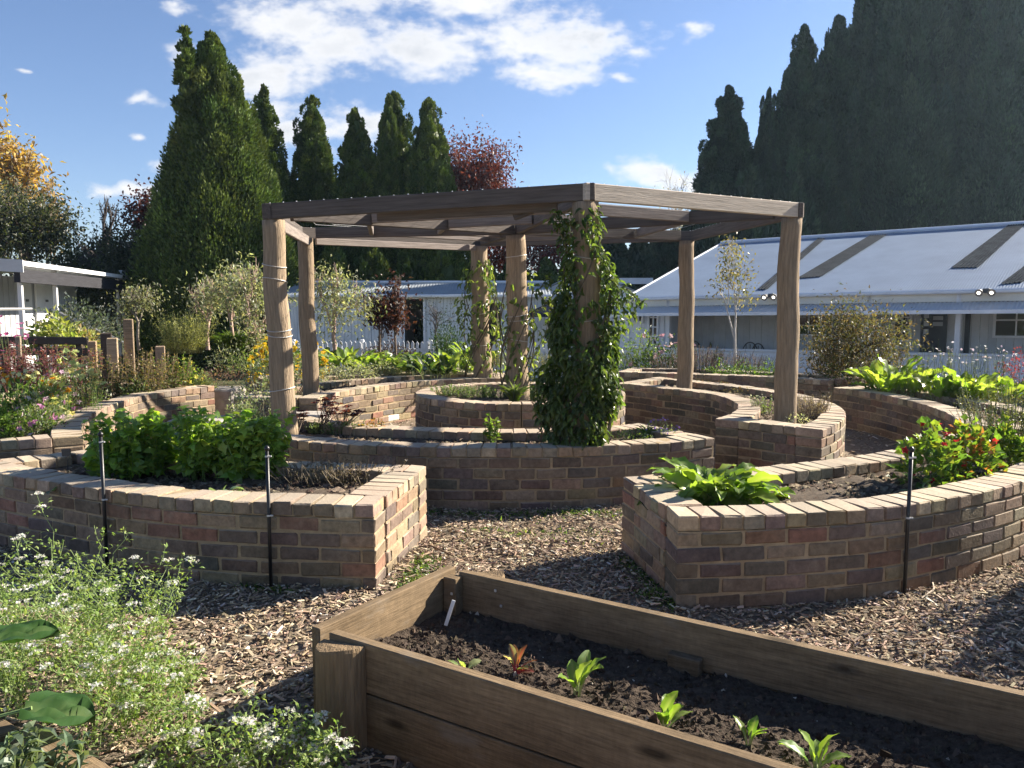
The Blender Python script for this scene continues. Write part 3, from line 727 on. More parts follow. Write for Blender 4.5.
def make_pergola():
    root = thing('pergola', 'hexagonal open timber pergola on seven rough log posts', 'pergola', (CX, 9.4, 0))
    for k, (x, y, z0, z1, r) in POSTS.items():
        mb = MB(); n = 26; t = np.linspace(0, 1, n); s = hash(k) % 7
        sd = {'P1': 1, 'P2': 2, 'P3': 3, 'P4': 4, 'P5': 5, 'P6': 6, 'P7': 7}[k]
        wx = .011 * np.sin(t * 5 + sd) + .006 * np.sin(t * 13 + sd * 2); wy = .015 * np.cos(t * 4 + sd * 3)
        lean = {'P1': -.05, 'P7': .03, 'P4': -.06, 'P3': -.07, 'P2': -.02}.get(k, 0)
        Pp = np.stack([x + wx + lean * (t - .5) * 2 * .5, y + wy, z0 + t * (z1 - z0)], -1)
        rr = r * (1.06 - .14 * t + .018 * np.sin(t * 11 + sd * 1.7) + .02 * np.interp(t, np.linspace(0, 1, 12), rng.normal(0, 1, 12)))
        tube(mb, Pp, rr, 20, np.array(LOGC) * rng.uniform(.9, 1.1), bump=.012)
        o = mb.build('post', M_LOG, root, smooth=True)
        for zz in {'P1': (.86, 1.35, 1.40, 1.84, 1.97), 'P4': (1.2, 1.45, 1.5, 2.2), 'P3': (1.0, 1.5), 'P5': (1.5, 2.0)}.get(k, ()):
            mw = MB(); i = int((zz - z0) / (z1 - z0) * (n - 1)); a = np.linspace(0, 2 * np.pi, 25)
            tube(mw, np.stack([Pp[i, 0] + np.cos(a) * (rr[i] + .004), Pp[i, 1] + np.sin(a) * (rr[i] + .004), zz + .02 * np.sin(a + zz * 9)], -1), .0045, 5, (.55, .52, .47), cap=False)
            mw.build('wire', M_METAL, o)
    Pz = {k: np.array([v[0], v[1], v[3]]) for k, v in POSTS.items()}
    H = .138
    outv = {k: unit(Pz[k] - Pz['P4']) * np.array([1, 1, 0]) for k in RING}
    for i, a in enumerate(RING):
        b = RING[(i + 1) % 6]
        beam('beam', Pz[a] + outv[a] * .07, Pz[b] + outv[b] * .07, H, .05, root, np.array(BMC) * (np.array([5.0, 5.1, 4.7]) if a == 'P5' else 1), ext=.05, nails=True)  # right front beam carries its sunlit paleness in the colour
    C4 = Pz['P4'] + np.array([0, 0, .01])
    for k in RING:
        beam('rafter', C4 + (Pz[k] - C4) * .02, Pz[k] + (C4 - Pz[k]) * .05, .13, .055, root)
    for f, hh in ((.36, .10), (.68, .10)):
        for i, a in enumerate(RING):
            b = RING[(i + 1) % 6]
            pa = C4 + (Pz[a] - C4) * f; pb = C4 + (Pz[b] - C4) * f; d = unit(pb - pa)
            beam('purlin', pa + d * .04 + [0, 0, .02], pb - d * .04 + [0, 0, .02], .11, .05, root, np.array(BMC) * 1.9)
    # doubled timber along the near-side beam, brace at the vine post
    a, b = Pz['P1'], Pz['P5']; d = unit(b - a); y = np.array([-d[1], d[0], 0])
    beam('doubling_plank', a + d * .95 + y * .06 + [0, 0, -.055], b - d * .25 + y * .06 + [0, 0, -.055], .12, .045, root)
    q = b - d * .62 + y * .1
    beam('brace', np.array([q[0], q[1], b[2] - .12]), b + y * .1 - d * .1 + [0, 0, .06], .10, .045, root)
    a, b = Pz['P1'], Pz['P2']; d = unit(b - a)
    beam('sunlit_tone_plank', a + d * .1 + [.03, 0, -.09], b - d * .1 + [.03, 0, -.09], .11, .045, root, np.array(BMC) * 2)  # added plank, coloured paler so the beam's inner side looks sunlit
    a, b = Pz['P2'], Pz['P3']; d = unit(b - a); y = np.array([d[1], -d[0], 0])
    beam('sunlit_tone_plank', a + d * .12 + y * .02 + [0, 0, -.075], b - d * .12 + y * .02 + [0, 0, -.075], .085, .04, root, np.array(BMC) * 2.6)  # added pale plank imitating the lit wedge below the far beam
    # tie wires strung over the sectors
    for i, a in enumerate(RING):
        b = RING[(i + 1) % 6]; mb = MB()
        for f in np.linspace(.12, .95, 11):
            pa = C4 + (Pz[a] - C4) * f + [0, 0, .165]; pb = C4 + (Pz[b] - C4) * f + [0, 0, .165]
            tube(mb, np.stack([pa, pb]), .0022, 3, (.5, .48, .45), cap=False)
        mb.build('tie_wire', M_METAL, root)
make_pergola()

# ------------------------------------------------------------------ black stakes, plant sign, stepping slabs
def stake(px, py, ptop, label):
    x, y = U(px, py, 0); k = x / y
    key = 'A1' if px < 512 else 'A2'
    while math.hypot(x - CX, y - CY) < rfun(BEDS[key]['o'], math.degrees(math.atan2(x - CX, CY - y))) + .022: y -= .005; x = k * y
    zt = ZY(px, ptop, y)
    root = thing('garden_stake', label, 'stake', (x, y, 0), 'black metal garden stakes')
    mb = MB(); tube(mb, [(x, y, -.05), (x, y, zt - .03)], .0105, 10, (.012, .012, .013)); mb.build('rod', M_BLACK, root, smooth=True)
    mb = MB(); tube(mb, [(x, y, zt - .03 + q) for q in (0, .006, .014, .022, .03, .034)], [.007, .013, .016, .015, .008, .002], 10, (.012, .012, .013)); mb.build('finial', M_BLACK, root, smooth=True)
    for f in (.52, .93):
        mb = MB(); z = zt * f; tube(mb, [(x, y, z - .005), (x, y, z + .005)], .0125, 10, (.5, .5, .48)); box(mb, (x + .016, y - .004, z), (.02, .008, .009), None, (.5, .5, .48), bev=.002)
        mb.build('clip', M_PAINT, root)
stake(106, 543, 432, 'leftmost black metal stake standing against the bed of lovage')
stake(271, 586, 446, 'black metal stake against the lovage bed nearer its sunlit end')
stake(905, 581, 447, 'black metal stake standing against the bed of red nasturtiums')
def sign():
    x, y = U(68, 478, .42)
    root = thing('plant_marker', 'small dark plant marker plate on a thin stem in brick bed', 'marker', (x, y, .42))
    mb = MB(); tube(mb, [(x, y, .36), (x, y + .01, .58)], .004, 6, (.03, .03, .03)); mb.build('stem', M_BLACK, root)
    mb = MB(); box(mb, (x, y - .003, .60), (.075, .006, .05), np.array([[.97, -.2, .1], [.2, .97, 0], [-.1, .05, .99]]), (.02, .025, .03), bev=.002); mb.build('plate', M_BLACK, root)
sign()
def slabs():
    for (px, py, z, sx, sy, lab) in ((202, 418, .34, .62, .5, 'pale stone step by the sunlit end of the flower bed'), (222, 388, .44, .5, .6, 'upper stone step beyond the sunlit flower bed wall'), (305, 413, .40, .5, .4, 'worn stone step beside the leftmost log post')):
        x, y = U(px, py, z)
        mb = MB(); box(mb, (x, y, z / 2), (sx, sy, z), None, (.36, .33, .29), bev=.02)
        o = mb.build('stone_step', M_STONE, None, off=(x, y, 0)); o.location = (x, y, 0); o['label'] = lab; o['category'] = 'step'; o['group'] = 'stone steps between the beds'
slabs()
# ------------------------------------------------------------------ buildings
WHITE = (.74, .75, .76)
class Facade:
    """a straight facade in plan, seen through two pixel columns at two distances"""
    def __init__(s, A, B, shear=0.0):
        s.A = np.array(A, float); s.B = np.array(B, float); s.d = unit(s.B - s.A); s.n = np.array([s.d[1], -s.d[0]])
        if s.n @ (-s.A) < 0: s.n = -s.n
        s.k = shear
    def w(s, u, n, z):
        q = s.A + s.d * u + s.n * n; return np.array([q[0], q[1], z + s.k * u])
    def u(s, px, n=0.0, py=330):
        r = ray(px, py); dx, dy = r[0], r[1]; O = s.A + s.n * n
        # O + d*u = t*(dx,dy)
        M = np.array([[s.d[0], -dx], [s.d[1], -dy]]); u, t = np.linalg.solve(M, -O); return u
    def z(s, px, py, n=0.0):
        u = s.u(px, n, py); q = s.A + s.d * u + s.n * n; return ZY(px, py, q[1]) - s.k * u
    def box(s, mb, u0, u1, n0, n1, z0, z1, col, bev=0.0):
        a, b = s.w((u0 + u1) / 2, (n0 + n1) / 2, (z0 + z1) / 2), None
        box(mb, a, (abs(u1 - u0), abs(n1 - n0), abs(z1 - z0)), np.array([[s.d[0], s.d[1], s.k], [-s.n[0], -s.n[1], 0], [0, 0, 1]]), col, bev=bev)
def boards(mb, fa, u0, u1, n, z0, z1, step, col, vertical=False, t=.022):
    """lapped weatherboards or vertical cladding"""
    if vertical:
        m = max(1, int((u1 - u0) / step)); e = np.linspace(u0, u1, m + 1)
        for i in range(m): fa.box(mb, e[i] + .004, e[i + 1] - .004, n - t, n + (.012 if i % 2 else 0), z0, z1, np.array(col) * rng.uniform(.94, 1.04))
    else:
        m = max(1, int((z1 - z0) / step)); e = np.linspace(z0, z1, m + 1)
        for i in range(m):
            V = [fa.w(u0, n + .02, e[i]), fa.w(u1, n + .02, e[i]), fa.w(u1, n, e[i + 1]), fa.w(u0, n, e[i + 1]), fa.w(u0, n - t, e[i]), fa.w(u1, n - t, e[i])]
            mb.add(V, [[0, 1, 2, 3], [4, 5, 1, 0]], np.array(col) * rng.uniform(.95, 1.03))
def corrugated(mb, P00, P10, P11, P01, nu, nv, pitch, amp, col):
    """P00-P10 along the eave, P01-P11 along the ridge"""
    P00, P10, P11, P01 = [np.array(p, float) for p in (P00, P10, P11, P01)]
    nrm = unit(np.cross(P10 - P00, P01 - P00)); nrm = nrm if nrm[2] > 0 else -nrm
    L_ = np.linalg.norm(P10 - P00); a = np.linspace(0, 1, nu)[None, :, None]; b = np.linspace(0, 1, nv)[:, None, None]
    V = (P00 * (1 - a) + P10 * a) * (1 - b) + (P01 * (1 - a) + P11 * a) * b + nrm * (np.sin(a * L_ / pitch * 2 * np.pi) * amp)
    i = np.arange(nv - 1)[:, None] * nu; j = np.arange(nu - 1)[None]
    mb.add(V.reshape(-1, 3), np.stack([i + j, i + j + 1, i + nu + j + 1, i + nu + j], -1).reshape(-1, 4), col)
def window(fa, root, u0, u1, n, z0, z1, mull=(2, 3), col=WHITE, name='window'):
    g = MB(); fa.box(g, u0 + .03, u1 - .03, n - .03, n + .005, z0 + .03, z1 - .03, (.02, .02, .03)); o = g.build(name, M_GLASS, root)
    f = MB(); t = .05
    for (a, b, c, d) in ((u0, u0 + t, z0, z1), (u1 - t, u1, z0, z1), (u0 + t, u1 - t, z0, z0 + t), (u0 + t, u1 - t, z1 - t, z1)): fa.box(f, a, b, n, n + .045, c, d, col)
    for i in range(1, mull[0]): q = u0 + (u1 - u0) * i / mull[0]; fa.box(f, q - .014, q + .014, n + .007, n + .035, z0 + t, z1 - t, col)
    for i in range(1, mull[1]): q = z0 + (z1 - z0) * i / mull[1]; fa.box(f, u0 + t, u1 - t, n + .008, n + .032, q - .014, q + .014, col)
    f.build('frame', M_PAINT, o)
    return o
def make_cafe():
    A = (XY(620, 330, 21.0), 21.0); B = (XY(1024, 330, 15.5), 15.5)
    fa = Facade(A, B, .014); U0 = -.05; U1 = 12.5; GB = -.4
    root = thing('veranda_building', 'long white veranda building with blue grey corrugated roof and dark skylight strips', 'building', (A[0], A[1], 0))
    zg = (fa.z(640, 301) + fa.z(1000, 292)) / 2; zw = fa.z(850, 352)
    nr = -5.6
    # back wall of the veranda
    nb = -1.7
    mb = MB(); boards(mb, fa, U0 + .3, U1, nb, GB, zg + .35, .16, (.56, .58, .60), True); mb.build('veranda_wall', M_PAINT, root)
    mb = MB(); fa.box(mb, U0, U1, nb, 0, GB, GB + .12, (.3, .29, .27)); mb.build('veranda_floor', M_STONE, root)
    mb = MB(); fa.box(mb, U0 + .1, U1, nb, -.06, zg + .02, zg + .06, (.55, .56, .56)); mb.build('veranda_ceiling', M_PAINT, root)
    # enclosed left end with windows
    ul = fa.u(664)
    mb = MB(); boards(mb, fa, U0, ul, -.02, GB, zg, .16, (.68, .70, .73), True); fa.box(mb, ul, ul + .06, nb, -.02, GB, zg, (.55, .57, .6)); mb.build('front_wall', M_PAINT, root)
    for p0, p1, y0, y1, m in ((634, 643.5, 308, 323, (2, 2)), (648, 659, 308, 346, (2, 4))):
        window(fa, root, fa.u(p0), fa.u(p1), .0, fa.z(654, y1), fa.z(654, y0), m)
    # windows and doors in the shade of the veranda
    for p0, p1, y0, y1, m in ((797, 834, 304, 336, (3, 3)), (893, 912, 305, 342, (2, 3)), (993, 1040, 302, 338, (2, 2))):
        window(fa, root, fa.u(p0, nb), fa.u(p1, nb), nb + .02, fa.z((p0 + p1) / 2, y1, nb), fa.z((p0 + p1) / 2, y0, nb), m)
    for p0, p1 in ((921, 947), (965, 970)):
        d = MB(); fa.box(d, fa.u(p0, nb), fa.u(p1, nb), nb + .01, nb + .06, GB + .13, fa.z(940, 303, nb), (.05, .055, .065)); o = d.build('door', M_PAINT, root)
        if p0 == 921:
            f = MB()
            for i in range(3): fa.box(f, fa.u(924, nb), fa.u(929, nb), nb + .062, nb + .068, fa.z(926, 318 + i * 8, nb), fa.z(926, 313 + i * 8, nb), (.5, .52, .55))
            for i in range(2): fa.box(f, fa.u(933, nb), fa.u(943, nb), nb + .062, nb + .068, fa.z(938, 320 + i * 6, nb), fa.z(938, 316 + i * 6, nb), (.4, .42, .45))
            f.build('pane', M_PAINT, o)
    # low white weatherboard wall, posts
    mb = MB(); boards(mb, fa, U0 + .02, U1, .02, GB, zw - .03, .13, WHITE); fa.box(mb, U0, U1, -.1, .06, zw - .03, zw + .02, WHITE); fa.box(mb, U0, U1, -.09, -.03, GB, zw - .03, WHITE); mb.build('low_wall', M_PAINT, root)
    for px in (668, 868, 957.5, 1050):
        mb = MB(); u = fa.u(px); fa.box(mb, u - .05, u + .05, -.09, .03, zw + .02, zg + .1, WHITE, .008); mb.build('veranda_post', M_PAINT, root)
    # fascia, gutter and the small awning under it
    mb = MB(); fa.box(mb, U0 - .1, U1, -.02, .03, zg - .16, zg + .02, (.68, .66, .58)); mb.build('fascia', M_PAINT, root)
    mb = MB(); fa.box(mb, U0 - .12, U1, .035, .15, zg + .0, zg + .08, (.70, .72, .75), .02); mb.build('gutter', M_PAINT, root)
    mb = MB(); corrugated(mb, fa.w(U0, .55, zg - .33), fa.w(U1, .55, zg - .33), fa.w(U1, .04, zg - .17), fa.w(U0, .04, zg - .17), 900, 2, .076, .008, (.78, .80, .83)); mb.build('awning', M_PETAL, root)
    mb = MB(); fa.box(mb, U0, U1, .55, .58, zg - .40, zg - .325, (.80, .82, .85)); mb.build('awning_edge', M_PAINT, root)
    # roof
    r0 = fa.u(628); rl = fa.u(721, nr, 246); zr = (fa.z(740, 243, nr) + fa.z(1024, 224, nr)) / 2
    E0 = fa.w(r0, .12, zg + .07); E1 = fa.w(U1 + 3, .12, zg + .07); R0 = fa.w(rl, nr, zr); R1 = fa.w(U1 + 3, nr, zr)
    mb = MB(); corrugated(mb, E0, E1, R1, R0, 2600, 3, .052, .0022, (.155, .21, .30)); mb.build('roof', M_ROOF, root)
    mb = MB(); Bk0 = fa.w(r0, 2 * nr - .1, zg + .07); Bk1 = fa.w(U1 + 3, 2 * nr - .1, zg + .07); corrugated(mb, Bk0, Bk1, R1, R0, 300, 2, .3, .01, (.27, .33, .43)); mb.build('roof', M_IRON, root)
    mb = MB(); tube(mb, [R0 + [0, 0, .02], R1 + [0, 0, .02]], .07, 8, (.55, .6, .68)); mb.build('ridge_cap', M_IRON, root)
    mb = MB(); box(mb, (E0 + R0) / 2 + [0, 0, -.05], (np.linalg.norm(R0 - E0), .04, .16), np.stack([unit(R0 - E0), np.array([fa.d[0], fa.d[1], 0]), unit(np.cross(unit(R0 - E0), [fa.d[0], fa.d[1], 0]))]), (.75, .76, .78)); mb.build('barge_board', M_PAINT, root)
    mb = MB(); mb.add([fa.w(r0 + .12, -.05, GB), fa.w(r0 + .12, -.05, zg), fa.w(rl + .1, nr, zr - .05), fa.w(r0 + .12, 2 * nr, zg), fa.w(r0 + .12, 2 * nr, GB)], [[0, 1, 2, 3, 4]], (.6, .62, .64)); mb.build('end_wall', M_PAINT, root)
    def onroof(u, t):
        a = fa.w(u, .12, zg + .07); b = fa.w(u, nr, zr); return a * (1 - t) + b * t
    nrm = unit(np.cross(E1 - E0, R0 - E0)); nrm = nrm if nrm[2] > 0 else -nrm
    Lr = np.linalg.norm(onroof(0, 1) - onroof(0, 0))
    def hit(px, py):
        r = ray(px, py); O = np.array([0, 0, CAM_Z]); t = ((E0 - O) @ nrm) / (r @ nrm); q = O + r * t; u = (q[:2] - fa.A) @ fa.d
        lo = onroof(u, 0); hi = onroof(u, 1); return u, np.clip(((q - lo) @ (hi - lo)) / ((hi - lo) @ (hi - lo)), 0, 1)
    for (a, b, c, d) in (((758, 290), (768, 290), (826, 239), (818, 239)), ((797, 279), (822, 277), (888, 235), (870, 236)), ((951, 268.5), (979, 268), (1028, 222), (1010, 223.6)), ((1000, 285), (1022, 283), (1075, 244), (1052, 246))):
        q = [hit(*p) for p in (a, b, c, d)]
        P = [onroof(u, t) + nrm * .022 for u, t in q]
        mb = MB(); corrugated(mb, P[0], P[1], P[2], P[3], 60, 2, .076, .010, (.05, .055, .062)); mb.build('skylight_strip', M_SKYL, root)
    # twin floodlights on the fascia
    for px, py in ((985.5, 294), (773, 300)):
        u = fa.u(px); z = zg - .0
        mb = MB(); fa.box(mb, u - .06, u + .06, .155, .22, z + .0, z + .09, (.12, .11, .10), .01); lo = mb.build('floodlight', M_BLACK, root)
        mb = MB()
        for s in (-.09, .09): tube(mb, [fa.w(u + s, .20, z + .04), fa.w(u + s * 1.2, .34, z - .0)], [.04, .075], 10, (.15, .14, .13))
        mb.build('lamp_head', M_BLACK, lo)
        mb = MB()
        for s in (-.09, .09): tube(mb, [fa.w(u + s * 1.2, .341, z - .0), fa.w(u + s * 1.21, .36, z - .008)], [.03, .02], 10)
        mb.build('bulb', M_GLOW, lo)
    return fa, zw, GB
CAFE, CAFE_ZW, CAFE_GB = make_cafe()
def cafe_chair(u, n, label, rot=0.0):
    p = CAFE.w(u, n, CAFE_GB + .12); root = thing('cafe_chair', label, 'chair', p, 'dark chairs on the veranda')
    c = (.035, .033, .035)
    def q(x, y, z): return p + np.array([x * math.cos(rot) - y * math.sin(rot), x * math.sin(rot) + y * math.cos(rot), z])
    m = MB(); box(m, q(0, 0, .45), (.42, .42, .035), None, c, bev=.01); m.build('seat', M_BLACK, root)
    m = MB(); a = np.linspace(0, np.pi, 11); tube(m, [q(.2 * math.cos(t), .2, .47 + .48 * math.sin(t) ** .6) for t in a], .014, 6, c)
    for x in (-.1, 0, .1): tube(m, [q(x, .2, .47), q(x, .2, .47 + .43)], .009, 5, c)
    m.build('backrest', M_BLACK, root)
    for sx in (-1, 1):
        for sy in (-1, 1): m = MB(); tube(m, [q(.19 * sx, .19 * sy, 0), q(.17 * sx, .17 * sy, .45)], .014, 6, c); m.build('leg', M_BLACK, root)
cafe_chair(CAFE.u(700, -.8), -.8, 'dark bentwood chair on the veranda just right of the slim pergola post', .4)
cafe_chair(CAFE.u(719, -.7), -.7, 'dark bentwood chair on the veranda left of the thin birch trunk', 1.2)
cafe_chair(CAFE.u(748, -.8), -.8, 'dark bentwood chair on the veranda right of the thin birch trunk', -.6)
cafe_chair(CAFE.u(764, -.5), -.5, 'dark bentwood chair on the veranda close beside the right log post', 2.2)

def make_annex():
    fa = Facade((XY(524, 330, 27), 27), (XY(652, 330, 26.5), 26.5)); W = fa.u(652); zE = fa.z(527, 299); zA = fa.z(585, 271)
    root = thing('weatherboard_annex', 'small white weatherboard gable end behind the leafy vine', 'building', (fa.A[0], fa.A[1], 0))
    uA = fa.u(585); mb = MB(); boards(mb, fa, 0, W, 0, -.5, zE, .16, WHITE)
    m = int((zA - zE) / .16)
    for i in range(m):
        z0 = zE + (zA - zE) * i / m; z1 = zE + (zA - zE) * (i + 1) / m; f0 = i / m; f1 = (i + 1) / m
        mb.add([fa.w(uA * f0, .02, z0), fa.w(W - (W - uA) * f0, .02, z0), fa.w(W - (W - uA) * f1, 0, z1), fa.w(uA * f1, 0, z1)], [[0, 1, 2, 3]], np.array(WHITE) * rng.uniform(.95, 1.03))
    mb.build('wall', M_PAINT, root)
    for e, s in ((-.15, 0), (W + .15, 1)):
        mb = MB(); zz = zE - .05; corrugated(mb, fa.w(e, .2, zz), fa.w(e, -6, zz), fa.w(uA, -6, zA + .06), fa.w(uA, .2, zA + .06), 300, 2, .1, .01, (.55, .58, .62)); mb.build('roof', M_IRON, root)
    mb = MB(); fa.box(mb, fa.u(612), fa.u(652), -.1, .1, fa.z(630, 284), fa.z(630, 278), (.6, .63, .68)); mb.build('parapet', M_PAINT, root)
make_annex()
def make_shed():
    Y = 24.0; fa = Facade((XY(284, 330, Y), Y), (XY(548, 330, Y), Y)); W = fa.u(548); ze = fa.z(450, 295.5); GB = -.4
    root = thing('garden_shed', 'low white clad shed with grey iron roof and dark open doorway', 'shed', (fa.A[0], fa.A[1], 0))
    d0, d1 = fa.u(405), fa.u(423.5); e0, e1 = fa.u(488), fa.u(500); zt = fa.z(415, 299); zt2 = fa.z(494, 303)
    mb = MB()
    for a, b in ((0, d0), (d1, e0), (e1, W)): boards(mb, fa, a, b, 0, GB, ze, .10, (.66, .69, .71), True)
    for a, b, z in ((d0, d1, zt), (e0, e1, zt2)): boards(mb, fa, a, b, 0, z, ze, .10, (.66, .69, .71), True)
    fa.box(mb, 0, .05, -3.2, -.03, GB, ze, WHITE); fa.box(mb, W - .05, W, -3.2, -.03, GB, ze, WHITE); fa.box(mb, 0, W, -3.25, -3.2, GB, ze, (.3, .3, .3))
    mb.build('wall', M_PAINT, root)
    for a, b, z in ((d0, d1, zt), (e0, e1, zt2)):
        mb = MB(); fa.box(mb, a - .06, a, .015, .06, GB, z, WHITE); fa.box(mb, b, b + .06, .015, .06, GB, z, WHITE); fa.box(mb, a - .06, b + .06, .015, .06, z, z + .07, WHITE); mb.build('door_frame', M_PAINT, root)
    mb = MB(); fa.box(mb, d0 - .46, d0 - .07, .065, .105, GB + .05, zt - .02, (.8, .8, .79), .006); mb.build('door', M_PAINT, root)
    zr = fa.z(450, 283, -1.8)
    mb = MB(); a0, a1 = fa.u(346), W + .1
    corrugated(mb, fa.w(-.1, .25, ze - .02), fa.w(a1, .25, ze - .02), fa.w(a1, -1.8, zr), fa.w(-.1, -1.8, zr), 500, 2, .09, .005, (.27, .30, .32)); mb.build('roof', M_ROOF, root)
    mb = MB(); corrugated(mb, fa.w(-.1, -3.6, ze - .02), fa.w(a1, -3.6, ze - .02), fa.w(a1, -1.8, zr), fa.w(-.1, -1.8, zr), 500, 2, .09, .005, (.27, .30, .32)); mb.build('roof', M_ROOF, root)
    mb = MB(); tube(mb, [fa.w(-.1, -1.8, zr + .03), fa.w(a1, -1.8, zr + .03)], .05, 6, (.75, .77, .78)); mb.build('ridge_cap', M_IRON, root)
    mb = MB(); fa.box(mb, -.1, a1, .22, .32, ze - .06, ze + .03, (.72, .74, .76), .02); mb.build('gutter', M_PAINT, root)
    return fa
make_shed()
def make_picket():
    Y = 19.2; fa = Facade((XY(286, 330, Y), Y), (XY(570, 330, Y), Y)); W = fa.u(570); zt = fa.z(400, 341); GB = -.2
    root = thing('picket_fence', 'low white picket fence running in front of the shed', 'fence', (fa.A[0], fa.A[1], 0))
    mb = MB(); u = 0
    while u < W:
        h = zt + rng.normal(0, .01); mb.add([fa.w(u, 0, GB), fa.w(u + .07, 0, GB), fa.w(u + .07, 0, h - .05), fa.w(u + .035, 0, h), fa.w(u, 0, h - .05), fa.w(u, -.02, GB), fa.w(u + .07, -.02, GB), fa.w(u + .07, -.02, h - .05), fa.w(u + .035, -.02, h), fa.w(u, -.02, h - .05)],
            [[0, 1, 2, 3, 4]], np.array(WHITE) * rng.uniform(.9, 1.05)); mb.F.append((np.array([[1, 6, 7, 2], [5, 0, 4, 9], [2, 7, 8, 3], [4, 3, 8, 9]]) + mb.n - 10, 0)); u += .115
    mb.build('palings', M_PAINT, root)
    for z in (GB + .3, zt - .25): mb = MB(); fa.box(mb, 0, W, -.06, -.022, z, z + .07, WHITE); mb.build('rail', M_PAINT, root)
    for q in np.linspace(.1, W - .1, 5): mb = MB(); fa.box(mb, q, q + .09, -.16, -.062, GB, zt + .03, WHITE, .01); mb.build('fence_post', M_PAINT, root)
make_picket()
def make_hut():
    Ya, Yb = 17.0, 24.7; fa = Facade((XY(22, 300, Ya), Ya), (XY(121, 300, Yb), Yb)); ze = 2.44; W = np.linalg.norm(fa.B - fa.A)
    if fa.n[0] < 0: fa.n = -fa.n
    root = thing('veranda_hut', 'low hut with white roof edge and pale doors behind the flower bed', 'building', (fa.A[0], fa.A[1], 0))
    nw = -1.2
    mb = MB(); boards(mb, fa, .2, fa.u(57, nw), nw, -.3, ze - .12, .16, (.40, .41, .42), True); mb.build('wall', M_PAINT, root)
    mb = MB(); ni = nw + .01; corrugated(mb, fa.w(fa.u(58, ni), ni, -.3), fa.w(W - .2, ni, -.3), fa.w(W - .2, ni, ze - .05), fa.w(fa.u(58, ni), ni, ze - .05), 240, 2, .16, .02, (.56, .60, .64)); mb.build('iron_wall', M_IRON, root)
    q = fa.w(.2, nw, 0); 
    mb = MB(); boards(mb, Facade(fa.w(-2.0, nw - 4, 0)[:2], fa.w(.2, nw, 0)[:2]), 0, 4.5, 0, -.3, ze - .1, .16, (.55, .57, .58), True); mb.build('wall', M_PAINT, root)
    for p0, p1, col in ((35.5, 55, (.84, .84, .83)), (20.5, 31, (.72, .72, .7))):
        mb = MB(); fa.box(mb, fa.u(p0, nw), fa.u(p1, nw), nw + .02, nw + .07, .12, ze - .24, col, .008); o = mb.build('door', M_PAINT, root)
        mb = MB(); u = fa.u(p0, nw) + .12; fa.box(mb, u, u + .05, nw + .075, nw + .12, 1.1, 1.25, (.1, .1, .1), .006); mb.build('handle', M_BLACK, o)
        mb = MB(); um = (fa.u(p0, nw) + fa.u(p1, nw)) / 2; fa.box(mb, um - .1, um + .1, nw + .072, nw + .08, 1.72, 1.78, (.08, .08, .08)); mb.build('plate', M_BLACK, o)
    mb = MB(); z1 = ze
    V = [fa.w(-.35, .15, z1), fa.w(W + .3, .15, z1), fa.w(W + .3, -6, z1 + .28), fa.w(-.35, -6, z1 + .28)]; T = [v + [0, 0, .09] for v in V]
    mb.add(V + T, [[3, 2, 1, 0], [4, 5, 6, 7], [0, 1, 5, 4], [1, 2, 6, 5], [2, 3, 7, 6], [3, 0, 4, 7]], (.55, .58, .6)); mb.build('roof', M_IRON, root)
    mb = MB(); fa.box(mb, -.38, W + .33, .155, .19, z1 - .0, z1 + .10, (.78, .79, .8)); a = Facade(fa.w(-.37, -5, 0)[:2], fa.w(-.37, .19, 0)[:2]); mb.build('fascia', M_PAINT, root)
    mb = MB(); V = [fa.w(-.39, .19, z1 - .14), fa.w(-.39, -5, z1 + .14), fa.w(-.39, -5, z1 + .38), fa.w(-.39, .19, z1 + .12), fa.w(-.36, .19, z1 - .14), fa.w(-.36, -5, z1 + .14), fa.w(-.36, -5, z1 + .38), fa.w(-.36, .19, z1 + .12)]
    mb.add(V, [[0, 1, 2, 3], [7, 6, 5, 4], [3, 2, 6, 7], [0, 3, 7, 4]], (.5, .51, .52)); mb.build('fascia', M_PAINT, root)
    mb = MB(); fa.box(mb, -.3, W + .2, -.02, .10, ze - .34, ze - .06, (.035, .035, .04)); mb.build('eave_shade_strip', M_BEAM, root)  # near-black strip painted in for the shade under the eave
    for u in (.05, fa.u(57, -.05), W - .15):
        mb = MB(); fa.box(mb, u, u + .09, -.1, -.01, -.3, ze + .0, (.66, .66, .65), .008); mb.build('veranda_post', M_PAINT, root)
    mb = MB(); box(mb, fa.w(W + .05, .05, ze + .1), (.16, .16, .32), None, (.62, .63, .64), bev=.02); tube(mb, [fa.w(W + .05, .05, -.3), fa.w(W + .05, .05, ze)], .05, 8, (.62, .63, .64)); mb.build('downpipe', M_PAINT, root)
    mb = MB(); u0 = fa.u(57, .2); tube(mb, [fa.w(-2, .2, 1.55), fa.w(fa.u(22), .2, 1.55)], .03, 6, (.45, .45, .45)); mb.build('handrail', M_METAL, root)
    mb = MB(); tube(mb, [fa.w(u0, .2, 1.5), fa.w(u0 + .1, 1.7, .7)], .03, 6, (.45, .45, .45)); tube(mb, [fa.w(u0, .2, -.2), fa.w(u0, .2, 1.5)], .03, 6, (.45, .45, .45)); tube(mb, [fa.w(u0 + .1, 1.7, -.2), fa.w(u0 + .1, 1.7, .7)], .03, 6, (.45, .45, .45))
    mb.build('handrail', M_METAL, root)
    mb = MB(); fa.box(mb, -.3, W, nw, .1, -.4, .1, (.2, .19, .18)); mb.build('veranda_floor', M_STONE, root)
make_hut()
